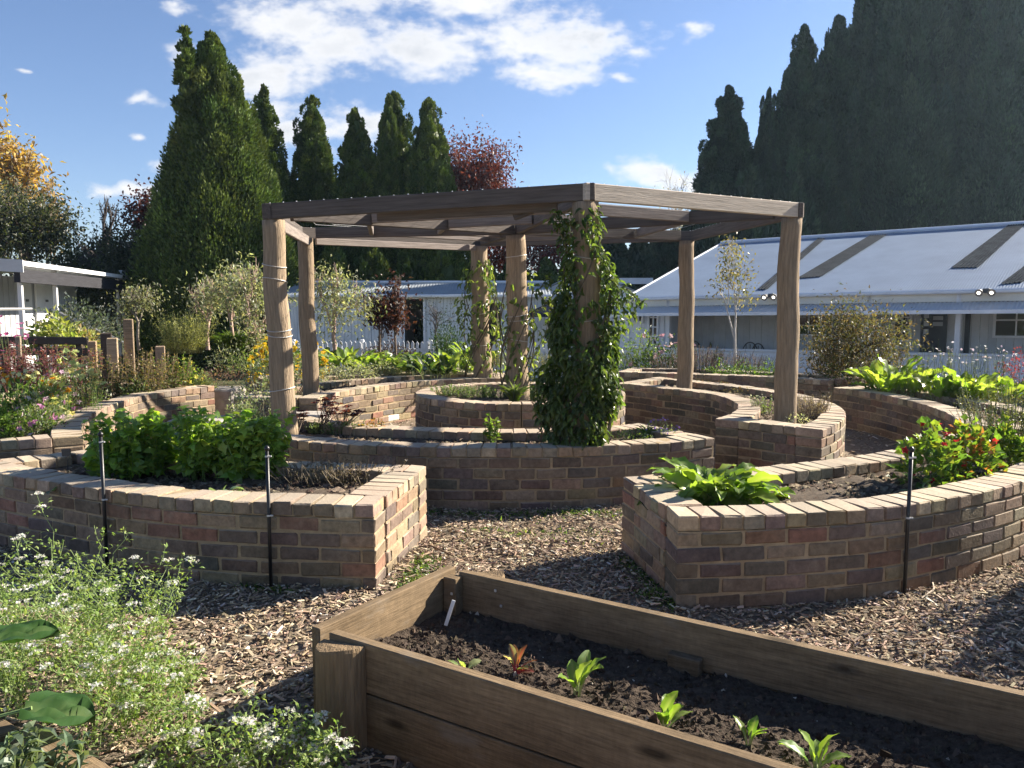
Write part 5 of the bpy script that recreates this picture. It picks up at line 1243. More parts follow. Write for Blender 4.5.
# --- row of chard behind it
CHARD = ((.17, .25, .045), (.12, .19, .035), (.22, .29, .06))
for i, (px, py, pt, n) in enumerate(((893, 396, 358, 26), (918, 398, 362, 14), (948, 402, 372, 16), (973, 404, 370, 20), (1002, 404, 372, 18))):
    P = spot(px, py, .46); P[1] += .1
    rosette('chard_plant', ('tallest bright chard clump at the far end of the right bed', 'chard with one leaf flopping right, next to the tallest clump', 'third chard plant with two upright leaves', 'broad chard clump behind the wispy shrub', 'chard clump by the picture edge behind the wispy shrub')[i], P, int(n * 1.4), hgt(px, pt, P) * 1.1, .15, CHARD, arch=.5, elev=(45, 90), stalk=.22, jitter=.2, ruffle=.2, group='chard plants in the right hand bed')
    bush('withered_undergrowth', ('dry stalks under the tallest chard clump', 'dry stalks under the flopping chard leaf', 'dry stalks under the third chard plant', 'dry stalks under the broad chard clump', 'dry stalks under the edge chard clump')[i], P + [0, -.12, 0], .3, .12, 90, .07, ((.2, .17, .09), (.12, .14, .06)), lw=.2)
# --- plants in the front ring bed
for i, (px, py, pt, n) in enumerate(((296, 431, 410, 14), (322, 430, 398, 22), (342, 431, 402, 18))):
    P = spot(px, py, .44); h = hgt(px, pt, P); root = thing('aeonium', ('dark succulent rosettes at the foot of the leftmost log post', 'tallest dark purple succulent with bare stems in the ring bed', 'dark purple succulent leaning right in the ring bed')[i], 'succulent', P, 'dark succulents in the ring bed')
    sb = MB(); lb = MB(); a = rng.uniform(0, 6.28, n); T = P + np.stack([rng.normal(.05, .07, n), rng.normal(0, .06, n), h * rng.uniform(.45, 1, n)], -1); twigs(sb, np.repeat(P[None], n, 0) + rng.normal(0, .02, (n, 3)), T, .005, (.16, .12, .09))
    for k in range(9):
        aa = a + k * .7; leaves(lb, T, np.stack([np.cos(aa), np.sin(aa), np.full(n, .35)], -1), .045, .028, pal(n, ((.07, .02, .03), (.05, .018, .022), (.10, .03, .035)), .2))
    sb.build('stems', M_STEM, root); lb.build('rosettes', M_GLOSSY, root)
for i, px in enumerate((318, 338, 356, 372)):
    P = spot(px, 433, .43); stemmy('green_succulent', ('pale green low succulent left of the orange tipped one', 'low green succulent under the dark purple rosettes', 'low green succulent left of the orange shoots', 'low succulent with orange red shoots in the ring bed')[i], P, .13, hgt(px, 417, P), 22, .035, ((.35, .16, .06), (.3, .2, .07)) if i == 3 else ((.12, .17, .07), (.15, .19, .09)), lw=.5, per=10, lean=.2)
P = spot(662, 438, .44); bush('aster_plant', 'small aster with violet flowers at the right end of the ring bed', P, .17, hgt(664, 419, P), 200, .03, SAGE, lw=.3, flowers=(46, .013, ((.22, .14, .42), (.28, .2, .5))), up=.7)
P = spot(632, 440, .44); bush('creeping_herb', 'low creeping green herb left of the violet aster', P, .22, .09, 220, .025, GRN + SAGE, lw=.5)
P = spot(646, 437, .44); tuft('grass_tuft', 'thin grass blades standing beside the violet aster', P, .1, .16, 30, GRN, .005)
P = spot(492, 441, .45); stemmy('young_climber', 'small yellowing climber standing alone against the round bed', P, .07, hgt(491, 409, P), 9, .05, LIME + GRN, lw=.7, per=16, lean=.1)
# --- round bed
for i, (px, py, w) in enumerate(((446, 397, 26), (470, 398, 28), (496, 399, 26), (536, 398, 22), (590, 393, 26))):
    P = spot(px, py, .5); P[1] += .12; stemmy('grey_herb', ('grey green herb at the left rim of the round bed', 'grey green herb second from the left rim of the round bed', 'grey green herb left of the central log post', 'green herb right of the central log post', 'herb behind the leafy vine in the round bed')[i], P, .2, .17, 46, .05, SAGE + GRN, lw=.25, per=12, lean=.35)
P = spot(514, 402, .5); tuft('grass_tuft', 'tuft of long grass at the foot of the central log post', P, .16, .26, 70, LIME + SAGE, .007)
# --- ring bed right end
P = spot(812, 419, .47); P[1] += .1; stemmy('heather_shrub', 'dry grey brown heathery shrub right of the rightmost log post', P, .2, hgt(812, 392, P), 170, .02, ((.26, .22, .18), (.2, .165, .135), (.32, .27, .22)), lw=.35, per=16, lean=.25, stemcol=(.2, .16, .13))
P = spot(796, 424, .47); bush('silver_herb', 'small silvery white herb in front of the grey heathery shrub', P, .17, .10, 190, .028, ((.5, .5, .42), (.38, .4, .32)), lw=.35)
P = spot(764, 413, .47); stemmy('flowering_weed', 'thin pale flowered weed left of the rightmost log post', P, .14, .22, 34, .03, SAGE + LIME, lw=.35, per=9, flower=(.012, ((.6, .58, .4),), .6))
for i, (px, py) in enumerate(((700, 389), (722, 391), (745, 396))):
    P = spot(px, py - 3, .47); bush('reddish_groundcover', ('rusty ground cover at the foot of the slim pergola post', 'dry reddish ground cover in the curve of the ring bed', 'dry brown ground cover nearing the rightmost post')[i], P, .25, .08, 160, .03, ((.2, .12, .09), (.14, .11, .07), (.16, .15, .09)), lw=.4)
# --- silvery ground cover in the back left ring bed, yellow flowers
for i, (px, py) in enumerate(((330, 384), (355, 381), (380, 378), (405, 376), (440, 372), (470, 372))):
    P = spot(px, py, .5); P[1] += .15; bush('silver_groundcover', ('silver ground cover beside the second left post', 'second mound of silver ground cover along the sunlit wall', 'middle mound of silver ground cover along the sunlit wall', 'greener mound of ground cover before the leafy greens', 'ground cover mound left of the ivy clad far post', 'ground cover at the foot of the ivy clad far post')[i], P, .34, .27, 420, .045, SILV if i < 4 else SAGE + GRN, lw=.45, group='ground cover along the sunlit ring bed')
for i, (px, py, lab) in enumerate(((258, 408, 'tall silver grey shrub left of the leftmost log post'), (296, 390, 'silver leaved shrub between the two left log posts'), (247, 426, 'dusty green shrub at the left foot of the log post'))):
    P = spot(px, py + 8, .42); bush('silver_shrub', lab, P, .30 if i < 2 else .2, hgt(px, py - 42 if i < 2 else 398, P), 650, .05, SILV + SAGE, lw=.35, up=.6)
for i, (px, py, lab) in enumerate(((258, 378, 'yellow daisies left of the leftmost log post'), (296, 378, 'golden yellow daisies between the left posts'))):
    P = spot(px, py + 8, .5); P[1] += .6; bush('yellow_daisies', lab, P, .32, .62, 300, .05, GRN + SAGE, flowers=(90, .045, ((.62, .42, .02), (.66, .5, .03))), up=.5)
# --- leafy greens in the far bed
for i, (px, py, pt, w, c) in enumerate(((296, 372, 345, 30, GRN), (322, 366, 346, 26, DGR), (350, 372, 344, 40, LIME), (378, 374, 350, 34, LIME), (404, 374, 352, 30, LIME), (432, 378, 352, 26, DGR), (455, 375, 350, 30, LIME), (474, 366, 342, 26, GRN))):
    P = spot(px, py, .5); rosette('leafy_green', ('leafy green clump behind the golden daisies', 'dark leafy clump left of the pale silver beet', 'pale silver beet clump under the airy olive tree', 'bright green beet clump in the middle of the far bed', 'bright green beet clump below the burgundy shrubs', 'dark reddish green beet right of the bright clumps', 'broad bright beet left of the ivy clad far post', 'green clump at the foot of the ivy clad far post')[i], P, 44, hgt(px, pt, P) * 1.05, .14, c, arch=.6, elev=(40, 90), jitter=.32, ruffle=.12, group='leafy greens in the far bed')
for i, (px, py, pt, w) in enumerate(((478, 372, 352, 40), (452, 372, 360, 20), (500, 368, 348, 34), (548, 372, 350, 30))):
    P = spot(px, py, .45); P[1] += .5; stemmy('seedy_perennial', ('tan seed heads around the ivy clad far post', 'low tan perennial left of the ivy clad far post', 'brown perennial between the two middle posts', 'brown perennial behind the leafy vine')[i], P, .35, hgt(px, pt, P), 60, .05, ((.15, .14, .07), (.2, .16, .09), (.09, .11, .05)), lw=.3, per=14, lean=.3)
P = spot(447, 352, .2); P = PT(447, 366, 17.5); bush('conifer_shrub', 'dark green conical shrub against the white picket fence', P, .45, ZY(447, 320, 17.5) - P[2], 1700, .07, DGR, lw=.4, up=.8, shell=.3)
P = PT(390, 372, 18.3); bush('dark_shrub', 'low dark brown shrub at the fence below the burgundy shrubs', P, .8, ZY(390, 340, 18.3) - P[2], 1100, .07, ((.035, .022, .02), (.05, .03, .025)), lw=.5)

# --- flower bed on the left
FB = [
 # kind,px,pyb,pyt,wpx,cols,leaf,label,flower
 ('s', 10, 398, 336, 60, PUR, .06, 'purple leaved plant at the left picture edge', None), ('s', 44, 396, 340, 56, PUR, .055, 'purple leaved plant left of the yellow snapdragons', None), ('s', 76, 392, 342, 44, PUR + BRN, .055, 'purple bronze plant behind the yellow snapdragons', None),
 ('s', 112, 398, 352, 52, BRN + DGR, .05, 'brown seedy perennial in front of the sawn blocks', None), ('s', 146, 396, 346, 56, BRN + ((.10, .11, .04),), .05, 'tallest brown seedy perennial of the flower bed', None), ('s', 172, 392, 352, 40, BRN + GRN, .05, 'yellow brown perennial before the round broom shrub', None), ('s', 120, 412, 380, 60, ((.10, .12, .04), (.14, .12, .06), (.07, .09, .03)), .04, 'olive brown shrub hugging the sunlit brick wall', None),
 ('b', 22, 430, 372, 50, GRN + DGR, .06, 'leafy plant with lemon flowers nearest the left end of the brick front', (26, .03, ((.6, .58, .22), (.62, .62, .35)))), ('b', 58, 428, 366, 50, GRN + SAGE, .05, 'leafy plant with pale yellow snapdragons', (38, .036, ((.6, .6, .16), (.66, .66, .3)))), ('b', 90, 420, 370, 42, SAGE + GRN, .045, 'grey green plant with a few pink blooms near the wall', (30, .03, ((.55, .24, .36), (.62, .45, .48)))), ('b', 36, 436, 398, 54, SAGE + GRN, .045, 'low grey green plant with pink blooms by the front coping', (34, .03, ((.55, .25, .4), (.66, .55, .55)))), ('b', 78, 430, 396, 44, SAGE + SILV, .04, 'soft grey shrub at the front corner of the flower bed', None), ('b', 4, 440, 400, 30, GRN, .05, 'leafy green plant cut by the left picture edge', None), ('b', 108, 408, 376, 36, DGR + SAGE, .045, 'dark shrub in the middle of the flower bed wall', None),
 ('b', 188, 390, 360, 34, LIME + GRN, .05, 'yellow green perennial near the far end of the flower bed', (26, .036, ((.66, .6, .1),))), ('b', 206, 390, 372, 24, SAGE, .04, 'grey leafy herb at the far end of the flower bed', None), ('b', 160, 398, 374, 40, SAGE + DGR, .045, 'low green mound behind the sunlit wall coping', None)]
for (k, px, pb, pt, w, c, lf, lab, fl) in FB:
    P = spot(px, pb, .45); r = w / 2 * P[1] / F_PX; v = P[:2] - np.array([CX, CY]); q = np.hypot(*v); tq = math.degrees(math.atan2(v[0], -v[1]))
    if -112 < tq < -50:
        q2 = max(q, rfun(BEDS['E']['i'], tq) + .20 + r * .72); P[:2] = np.array([CX, CY]) + v / q * q2
    h = hgt(px, pt, P)
    if k == 's': stemmy('border_perennial', lab, P, r, h, 62, lf * 1.1, c, lw=.42, per=18, lean=.22, stemcol=(.10, .07, .04))
    else: bush('border_plant', lab, P, r, h, 620, lf, c, lw=.4, up=.7, flowers=fl, shell=.4)
for i, (px, py, lab) in enumerate(((14, 372, 'orange marigolds at the left edge of the bed'), (60, 378, 'orange marigold among the snapdragons'))):
    P = spot(px, py + 44, .5); stemmy('marigold', lab, P, .16, hgt(px, py - 4, P), 12, .05, GRN, lw=.3, per=8, lean=.2, flower=(.035, ((.6, .28, .02),), .8))
for i, (px, py) in enumerate(((76, 366), (92, 372), (72, 352))):
    P = spot(px, py + 40, .5); stemmy('yellow_snapdragon', ('pale yellow snapdragons left of the brown perennials', 'pale yellow snapdragons nearest the brick wall', 'tallest pale yellow snapdragon before the timber rail')[i], P, .14, hgt(px, py - 8, P), 10, .05, GRN, lw=.3, per=10, lean=.12, flower=(.05, ((.58, .58, .2), (.5, .55, .22)), 1))
for i, (px, py) in enumerate(((12, 316), (24, 330), (4, 344))):
    Y = 12.2; P = np.array([XY(px, 380, Y), Y, .45]); stemmy('cosmos', ('tall cosmos with pink flowers in front of the hut post', 'cosmos with pink buds beside the hut doors', 'cosmos with pink flowers at the picture edge')[i], P, .2, ZY(px, py - 8, Y) - .45, 9, .04, GRN, lw=.1, per=8, lean=.18, flower=(.04, ((.55, .1, .28), (.6, .2, .38)), .9), group='pink cosmos by the hut')
P = PT(60, 352, 13.0); bush('hydrangea', 'yellow green leafy shrub below the hut handrail', P, .45, ZY(60, 316, 13) - P[2], 560, .10, ((.25, .28, .09), (.3, .32, .14), (.18, .22, .07)), lw=.8, flowers=(14, .05, ((.5, .2, .3), (.6, .55, .3))))
P = PT(84, 350, 13.2); bush('hydrangea', 'small yellow green shrub right of the hut steps', P, .25, ZY(84, 328, 13.2) - P[2], 260, .09, ((.25, .28, .09), (.3, .24, .14)), lw=.8)
P = PT(80, 345, 18.6); bush('grey_shrub', 'dusky grey shrub against the corrugated hut wall', P, 1.0, ZY(83, 300, 19.5) - P[2], 1300, .11, ((.07, .09, .09), (.05, .07, .06), (.09, .11, .11)), lw=.5)
P = PT(185, 352, 14.4); stemmy('broom_shrub', 'round yellow green broom shrub in front of the olive trees', P, .42, (ZY(185, 312, 14.4) - P[2]) * 1.05, 300, .07, ((.34, .35, .12), (.40, .40, .18), (.24, .26, .09)), lw=.18, per=14, lean=.55, stemcol=(.16, .17, .06))
P = PT(234, 352, 14.6); tuft('tussock', 'small bright green tussock between the olive trunks', P, .35, ZY(234, 330, 14.6) - P[2], 700, LIME, .009, spread=.6)
P = spot(222, 384, .5); bush('purple_groundcover', 'low purplish ground cover beyond the sunlit wall end', P, .5, .25, 420, .045, ((.16, .09, .09), (.12, .075, .07), (.2, .13, .11)), lw=.4)
for i, (px, w) in enumerate(((226, 26), (244, 26), (268, 30))):
    P = PT(px, 374, 12.8); bush('grey_border_shrub', ('low silver shrub under the olive trees', 'mid green shrub under the olive trees', 'silver shrub hidden behind the leftmost post')[i], P, .35, .5 - .1 * i, 480, .05, SILV + SAGE if i != 1 else SAGE + GRN, lw=.35)
# --- timber posts, sawn blocks, old rails
def stump(px, pyt, Y, w, lab, d=None, col=(.24, .18, .12), z0=0.3):
    x = XY(px, pyt, Y); z = ZY(px, pyt, Y); s = w * Y / F_PX; mb = MB(); box(mb, (x, Y, (z + z0) / 2), (s, d or s, z - z0), np.array([[.92, .39, 0], [-.39, .92, 0], [0, 0, 1]]), col, bev=.012)
    o = mb.build('timber_stump', M_LOG, None, off=(x, Y, z0)); o.location = (x, Y, z0); o['label'] = lab; o['category'] = 'timber post'; o['group'] = 'sawn timbers along the flower bed'
stump(128, 319, 12.0, 9, 'tall square sawn timber post in the flower bed'); stump(112, 338, 11.8, 10, 'pale sawn block left of the tall timber post', col=(.38, .29, .19)); stump(106, 333, 12.4, 10, 'dark stump behind the pale sawn block', col=(.09, .07, .055)); stump(92, 341, 11.9, 8, 'short tan block at the end of the timber rail', col=(.34, .24, .15)); stump(160, 346, 11.9, 9, 'low broad sawn block before the broom shrub', col=(.3, .22, .15)); stump(18, 336, 12.2, 5, 'thin weathered stake at the left of the rail', col=(.3, .25, .18))
def rail():
    a, b = PT(-20, 340, 12.6), PT(88, 341, 12.4); root = thing('timber_rail', 'dark weathered double timber rail behind the flower bed', 'rail', ((a + b)[0] / 2, 12.5, .3))
    for dz in (0, -.17):
        d = unit(b - a); mb = MB(); box(mb, (a + b) / 2 + [0, 0, dz], (np.linalg.norm(b - a), .06, .12), np.stack([d, [-d[1], d[0], 0], [0, 0, 1]]), (.07, .06, .05), bev=.01); mb.build('rail_board', M_BEAM, root)
    for f in (.2, .55, .9): mb = MB(); q = a + (b - a) * f; box(mb, (q[0], q[1] + .085, .55), (.1, .1, 1.0), None, (.08, .065, .05), bev=.01); mb.build('rail_post', M_BEAM, root)
rail()

# --- border in front of the veranda
TW = ((.12, .085, .08), (.09, .07, .065), (.15, .11, .12))
for i, px in enumerate((700, 728, 756, 700, 672, 830, 880)):
    Y = 13.6 + (i % 3) * .5; P = PT(px, 374, Y); stemmy('twiggy_salvia', ('twiggy dark salvia behind the slim pergola post', 'twiggy dark salvia under the thin birch', 'twiggy dark salvia before the rightmost log post', 'shorter dusky salvia behind the low brick bed', 'dusky salvia left of the slim pergola post', 'dark salvia under the weeping bush', 'dark salvia right of the weeping bush')[i], P, .42, ZY(px, 343 + (i % 3) * 5, Y) - P[2], 90, .04, TW + DGR, lw=.3, per=8, lean=.3, stemcol=(.10, .07, .065), sr=.004, group='twiggy salvias along the veranda wall')
for i, px in enumerate((744, 770, 722)):
    P = PT(px, 384, 13.0); bush('green_mound', ('low green mound beside the rightmost log post', 'dark green mound touching the rightmost log post', 'low green mound below the thin birch')[i], P, .38, ZY(px, 362, 13) - P[2], 620, .05, DGR + GRN, lw=.4)
for i, (px, pt, c) in enumerate(((652, 334, DGR), (676, 336, DGR), (640, 322, GRN + LIME))):
    Y = 14.5; P = PT(px, 376, Y); bush('rose_bush', ('rose bush with pale pink blooms left of the slim post', 'rose bush with pink blooms touching the slim pergola post', 'tall leafy rose bush right of the vine')[i], P, .45, ZY(px, pt, Y) - P[2], 620, .06, c, lw=.6, shell=.3, flowers=((12, 14, 0)[i], .06, ((.55, .33, .35), (.6, .42, .42))) if i < 2 else None, group='rose bushes by the veranda')
P = PT(620, 376, 14.6); stemmy('lavender', 'spiky grey lavender right of the leafy vine', P, .5, ZY(620, 344, 14.6) - P[2], 90, .05, SAGE, lw=.2, per=12, lean=.2, flower=(.02, ((.25, .25, .4),), .5))
WEEP = ((.10, .08, .045), (.07, .07, .035), (.12, .085, .055), (.06, .068, .032))
P = PT(852, 388, 12.2); place('weeping_shrub', 'rounded weeping shrub of olive bronze leaves before the veranda', 852, 390, 303, 12.2, 84, 91, 6500, .065, WEEP, spread=.75, cluster=.2, droop=.6, r0=.03, bark=(.1, .08, .06), trunk=.38, lw=.42, cat='shrub')
P = PT(846, 394, 12.0); bush('dark_undergrowth', 'dark green undergrowth below the weeping shrub', P, .6, ZY(846, 352, 12) - P[2], 900, .06, DGR + WEEP, lw=.4, shell=.3)
for i, (px, pt, w, n) in enumerate(((925, 338, 40, 26), (965, 344, 44, 40), (1000, 345, 40, 34))):
    P = PT(px, 390, 9.9); stemmy('gaura', ('wispy gaura with the tallest white blossom on a bare stem', 'wispy gaura with many white blossoms before the white wall', 'wispy white gaura near the picture edge')[i], P, .4, ZY(px, pt, 9.9) - P[2], n, .04, SAGE, lw=.2, per=7, lean=.28, flower=(.018, ((.68, .66, .66), (.64, .56, .6)), .55), group='white gaura behind the chard')
P = PT(1022, 388, 9.9); bush('red_shrub', 'crimson leaved shrub at the right picture edge', P, .32, ZY(1022, 350, 9.9) - P[2], 420, .04, ((.22, .03, .06), (.15, .03, .05)), lw=.5)

# --- climbers on the pergola posts
def vine(label, post, zlo, zhi, n, L, prof, cols, tendrils=(), seed=3):
    g = np.random.default_rng(seed); x, y, z0, z1, r = POSTS[post]; root = thing('climbing_vine', label, 'climber', (x, y, z0))
    z = g.uniform(zlo, zhi, n * 3); t = (z - zlo) / (zhi - zlo)
    a = g.uniform(0, 2 * np.pi, n * 3); wl = np.interp(z, [p[0] for p in prof], [p[1] for p in prof]); wr = np.interp(z, [p[0] for p in prof], [p[2] for p in prof]); den = np.interp(z, [p[0] for p in prof], [p[3] for p in prof])
    w = np.where(np.cos(a) < 0, wl, wr); ry = np.minimum(np.maximum(.2, (wl + wr) * .4), .26)
    q = np.sqrt(g.random(n * 3)) * .55 + .45; lump = 1 + .18 * np.sin(z * 9 + a * 2) + .12 * np.sin(z * 17 + a * 3)
    front = np.exp(-((np.cos(a) + .1) / .5) ** 2) * np.clip((z - 1.1) / .25, 0, 1) * np.clip((2.2 - z) / .2, 0, 1) if post == 'P5' else 0
    gap = .62 + .55 * np.sin(z * 7.3 + np.cos(a) * 3) * np.sin(z * 3.1 + a)
    k = g.random(n * 3) < den * .5 * (1 - .96 * front) * np.clip(gap + .25, .1, 1.1)
    P = np.stack([x + np.cos(a) * w * q * lump, y + np.sin(a) * ry * q * lump, z + g.normal(0, .02, n * 3)], -1)[k]
    outw = np.stack([np.cos(a), np.sin(a), 0 * a], -1)[k]; m = len(P)
    D = unit(outw * .6 + np.array([0, 0, -.75]) + g.normal(0, .4, (m, 3)))
    lb = MB(); leaves(lb, P, D, L * g.uniform(.6, 1.25, m), L * .5 * g.uniform(.75, 1.2, m), pal(m, cols, .28), kind=2, nrm=outw + np.array([0, 0, .5]) + g.normal(0, .3, (m, 3)), curl=.22)
    sb = MB()
    for i in range(9):
        zz = np.linspace(z0, zlo + (zhi - zlo) * g.uniform(.6, 1), 12); ph = g.uniform(0, 6.28); ww = np.interp(zz, [p[0] for p in prof], [(p[1] + p[2]) / 2 for p in prof])
        tube(sb, np.stack([x + np.cos(ph + zz * 2.2) * (r + ww * .35), y + np.sin(ph + zz * 2.2) * (r + .05), zz], -1), .007, 5, (.10, .08, .05))
    for (pts) in tendrils:
        pts = np.array(pts, float); tt = np.linspace(0, len(pts) - 1, 14); c = np.stack([np.interp(tt, np.arange(len(pts)), pts[:, j]) for j in range(3)], -1); tube(sb, c, .005, 5, (.14, .13, .06))
        m = 46; i = g.integers(0, 14, m); leaves(lb, c[i] + g.normal(0, .02, (m, 3)), unit(g.normal(0, 1, (m, 3)) + [0, 0, -.4]), L * .8, L * .42, pal(m, cols, .25), kind=2)
    lb.build('foliage', M_GLOSSY, root); sb.build('stems', M_STEM, root)
VN = ((.055, .09, .024), (.038, .066, .019), (.075, .115, .03), (.095, .135, .036))
x5, y5 = POSTS['P5'][:2]
vine('dense dark green climbing vine smothering the near pergola post', 'P5', .50, 2.38, 3900, .072, [(.42, .32, .14, .9), (.6, .38, .19, 1.7), (.9, .37, .22, 1.7), (1.15, .32, .26, 1.5), (1.4, .26, .30, 1.25), (1.6, .22, .32, 1.1), (1.75, .2, .30, .9), (1.95, .18, .2, .5), (2.1, .2, .12, .3), (2.42, .1, .06, .16)], VN,
     tendrils=[[(x5 + .15, y5 - .1, 1.6), (x5 + .34, y5, 1.75), (x5 + .46, y5, 1.62)], [(x5 - .05, y5, 2.2), (x5 - .18, y5 - .1, 2.28), (x5 - .26, y5 - .1, 2.34)], [(x5 - .1, y5, 1.9), (x5 - .22, y5 - .1, 2.2), (x5 - .28, y5 - .1, 2.3)], [(x5 - .2, y5, 1.5), (x5 - .4, y5 - .1, 1.72), (x5 - .3, y5, 1.85)]], seed=4)
VL = ((.10, .14, .04), (.14, .18, .06), (.07, .10, .03))
x3, y3 = POSTS['P3'][:2]
vine('pale sparse creeper climbing the far log post', 'P3', .6, 2.3, 420, .10, [(.6, .25, .4, .5), (1.2, .3, .4, .7), (1.7, .36, .3, 1.2), (2.0, .32, .2, 1.0), (2.35, .12, .1, .5)], VL, seed=6)
x4, y4 = POSTS['P4'][:2]
vine('thin pale creeper reaching right off the central log post', 'P4', .7, 2.0, 170, .09, [(.7, .12, .3, .8), (1.3, .12, .35, .9), (2.0, .1, .2, .5)], VL, tendrils=[[(x4 + .1, y4, 1.4), (x4 + .45, y4, 1.75), (x4 + .66, y4, 2.0)], [(x4 + .15, y4, .9), (x4 + .35, y4, 1.3), (x4 + .4, y4, 1.6)]], seed=8)

# --- seedlings in the planter
SEED = ((.13, .23, .035), (.17, .27, .045), (.10, .18, .03))
for (px, py, pt, n, L, W, lab, c, e) in ((464, 672, 640, 5, .07, .024, 'pale thin seedling nearest the planter end', ((.3, .33, .16), (.2, .26, .1)), (30, 80)), (517, 672, 632, 8, .085, .03, 'red stemmed beet seedling with curled leaves', ((.12, .06, .04), (.26, .24, .16), (.10, .14, .05)), (25, 85)), (576, 694, 647, 6, .15, .045, 'largest bright green seedling with one tall upright leaf', SEED, (40, 88)), (664, 730, 688, 6, .11, .036, 'bright green seedling with narrow leaves in the middle of the planter', SEED, (40, 88)), (748, 744, 712, 5, .08, .028, 'smallest bright green upright seedling', SEED, (60, 89)), (816, 772, 712, 8, .13, .04, 'bright green seedling with flopping pale leaf edges nearest the camera', SEED, (38, 88))):
    rosette('seedling', lab, spot(px, py, .225), n, L * 1.2, W * 1.15, c, arch=.5, elev=e, stalk=.25, jitter=.012, ruffle=.1, rib=(.34, .04, .06) if 'beet' in lab else (.3, .36, .16), group='vegetable seedlings in the planter', cat='seedling')
def tag_():
    P = spot(447, 624, .23); root = thing('plant_tag', 'small white plastic plant tag stuck in the planter soil', 'tag', P); mb = MB(); box(mb, P + [.012, 0, .05], (.016, .003, .12), np.array([[.95, 0, -.3], [0, 1, 0], [.3, 0, .95]]), (.75, .75, .73), bev=.001); mb.build('blade', M_PAINT, root)
tag_()

# --- flowering coriander and broad leaf in the near left corner
COR = ((.17, .25, .06), (.21, .29, .085), (.13, .20, .05), (.25, .32, .12))
WH = ((.76, .75, .66), (.72, .71, .64))
def coriander(label, P, r, h, ns, group, bloom=.4):
    P = np.asarray(P, float); root = thing('coriander', label, 'coriander', P, group); A = []; B = []; nodes = []; tips = []
    for _ in range(ns):
        a = rng.uniform(0, 6.28); b0 = P + np.array([math.cos(a), math.sin(a), 0]) * r * .45 * rng.random(); d = unit(np.array([math.cos(a) * .35, math.sin(a) * .35, 1]) + rng.normal(0, .15, 3)); L_ = h * rng.uniform(.55, 1.0)
        pts = [b0]
        for k in range(4): d = unit(d + rng.normal(0, .10, 3)); pts.append(pts[-1] + d * L_ / 4)
        for k in range(4): A.append(pts[k]); B.append(pts[k + 1])
        nodes += pts[1:]; tips.append(pts[-1])
        for k in (1, 2, 2, 3, 3, 4):
            az = rng.uniform(0, 6.28); dd = unit(np.array([math.cos(az) * .9, math.sin(az) * .9, rng.uniform(.4, 1.1)])); m = pts[k] + dd * L_ * rng.uniform(.12, .24); e = m + unit(dd + np.array([0, 0, .7])) * L_ * rng.uniform(.06, .16)
            A += [pts[k], m]; B += [m, e]; nodes += [m, (m + e) / 2]; tips.append(e)
            if rng.random() < .6: e2 = m + unit(rng.normal(0, 1, 3) * [1, 1, .4] + [0, 0, .7]) * L_ * rng.uniform(.06, .14); A.append(m); B.append(e2); tips.append(e2); nodes.append(e2)
    sb = MB(); twigs(sb, A, B, .0016, (.20, .27, .10)); sb.build('stems', M_STEM, root)
    nd = np.array(nodes); m = 5; X = np.repeat(nd, m, 0); cc = rng.normal(0, 1, X.shape) * np.array([.036, .036, .020]); X = X + cc * .55; lb = MB()
    leaves(lb, X, unit(cc + rng.normal(0, .012, X.shape) + [0, 0, .012]), rng.uniform(.016, .036, len(X)), rng.uniform(.007, .016, len(X)), pal(len(X), COR, .22), kind=3); lb.build('foliage', M_LEAF, root)
    tp = np.array(tips); tp = tp[(rng.random(len(tp)) < bloom) & (tp[:, 2] > P[2] + h * .35)]
    if len(tp):
        q = 13; ang = rng.uniform(0, 6.28, len(tp) * q); rr = np.sqrt(rng.random(len(tp) * q)) * .026; pp = np.repeat(tp, q, 0) + np.stack([rr * np.cos(ang), rr * np.sin(ang), .010 - rr * .25], -1)
        for k in range(len(tp)): fb = MB(); blooms(fb, pp[k * q:(k + 1) * q], .0075, WH, 4); fb.build('flower_head', M_PETAL, root)
    return root
spots = [(22, 668, 545), (62, 652, 540), (104, 668, 560), (150, 650, 560), (40, 716, 600), (88, 716, 610), (128, 712, 620), (10, 730, 590), (60, 690, 575), (165, 700, 640), (98, 760, 665), (0, 690, 540), (120, 690, 585), (140, 740, 660)]
names = ['coriander behind the broad leaf at the left edge', 'coriander with the tallest white umbels at left', 'coriander with white umbels right of the tallest', 'outermost coriander leaning towards the mulch', 'coriander mass above the broad green leaf', 'coriander just right of the broad green leaf', 'low coriander spreading onto the wood chips', 'coriander under the broad leaf edge', 'coriander in the centre of the white flowered patch', 'thin low coriander sprig on the wood chips', 'coriander sprigs along the timber edge', 'coriander cut off by the left picture edge', 'coriander in the right half of the white patch', 'low coriander beside the loose stick']
for (px, py, pt), lab in zip(spots, names):
    P = spot(px, py, .0); h = hgt(px, pt, P); coriander(lab, P, .18, h * 1.04, 6, 'flowering coriander in the near corner', .17)
spots2 = [(200, 765, 690), (235, 785, 705), (270, 790, 712), (310, 790, 715), (335, 780, 720), (180, 795, 720), (290, 810, 720)]
names2 = ['coriander sprig at the bottom beside the stick', 'low feathery coriander at the bottom edge', 'coriander with white umbels at the bottom edge', 'white flowered coriander below the rounded corner post', 'coriander touching the rounded planter post', 'coriander at the bottom left of the loose chips', 'coriander cut by the bottom edge before the planter']
for (px, py, pt), lab in zip(spots2, names2):
    P = spot(px, py, .0); h = hgt(px, pt, P); coriander(lab, P, .14, h * 1.04, 3, 'flowering coriander at the planter foot', .3)
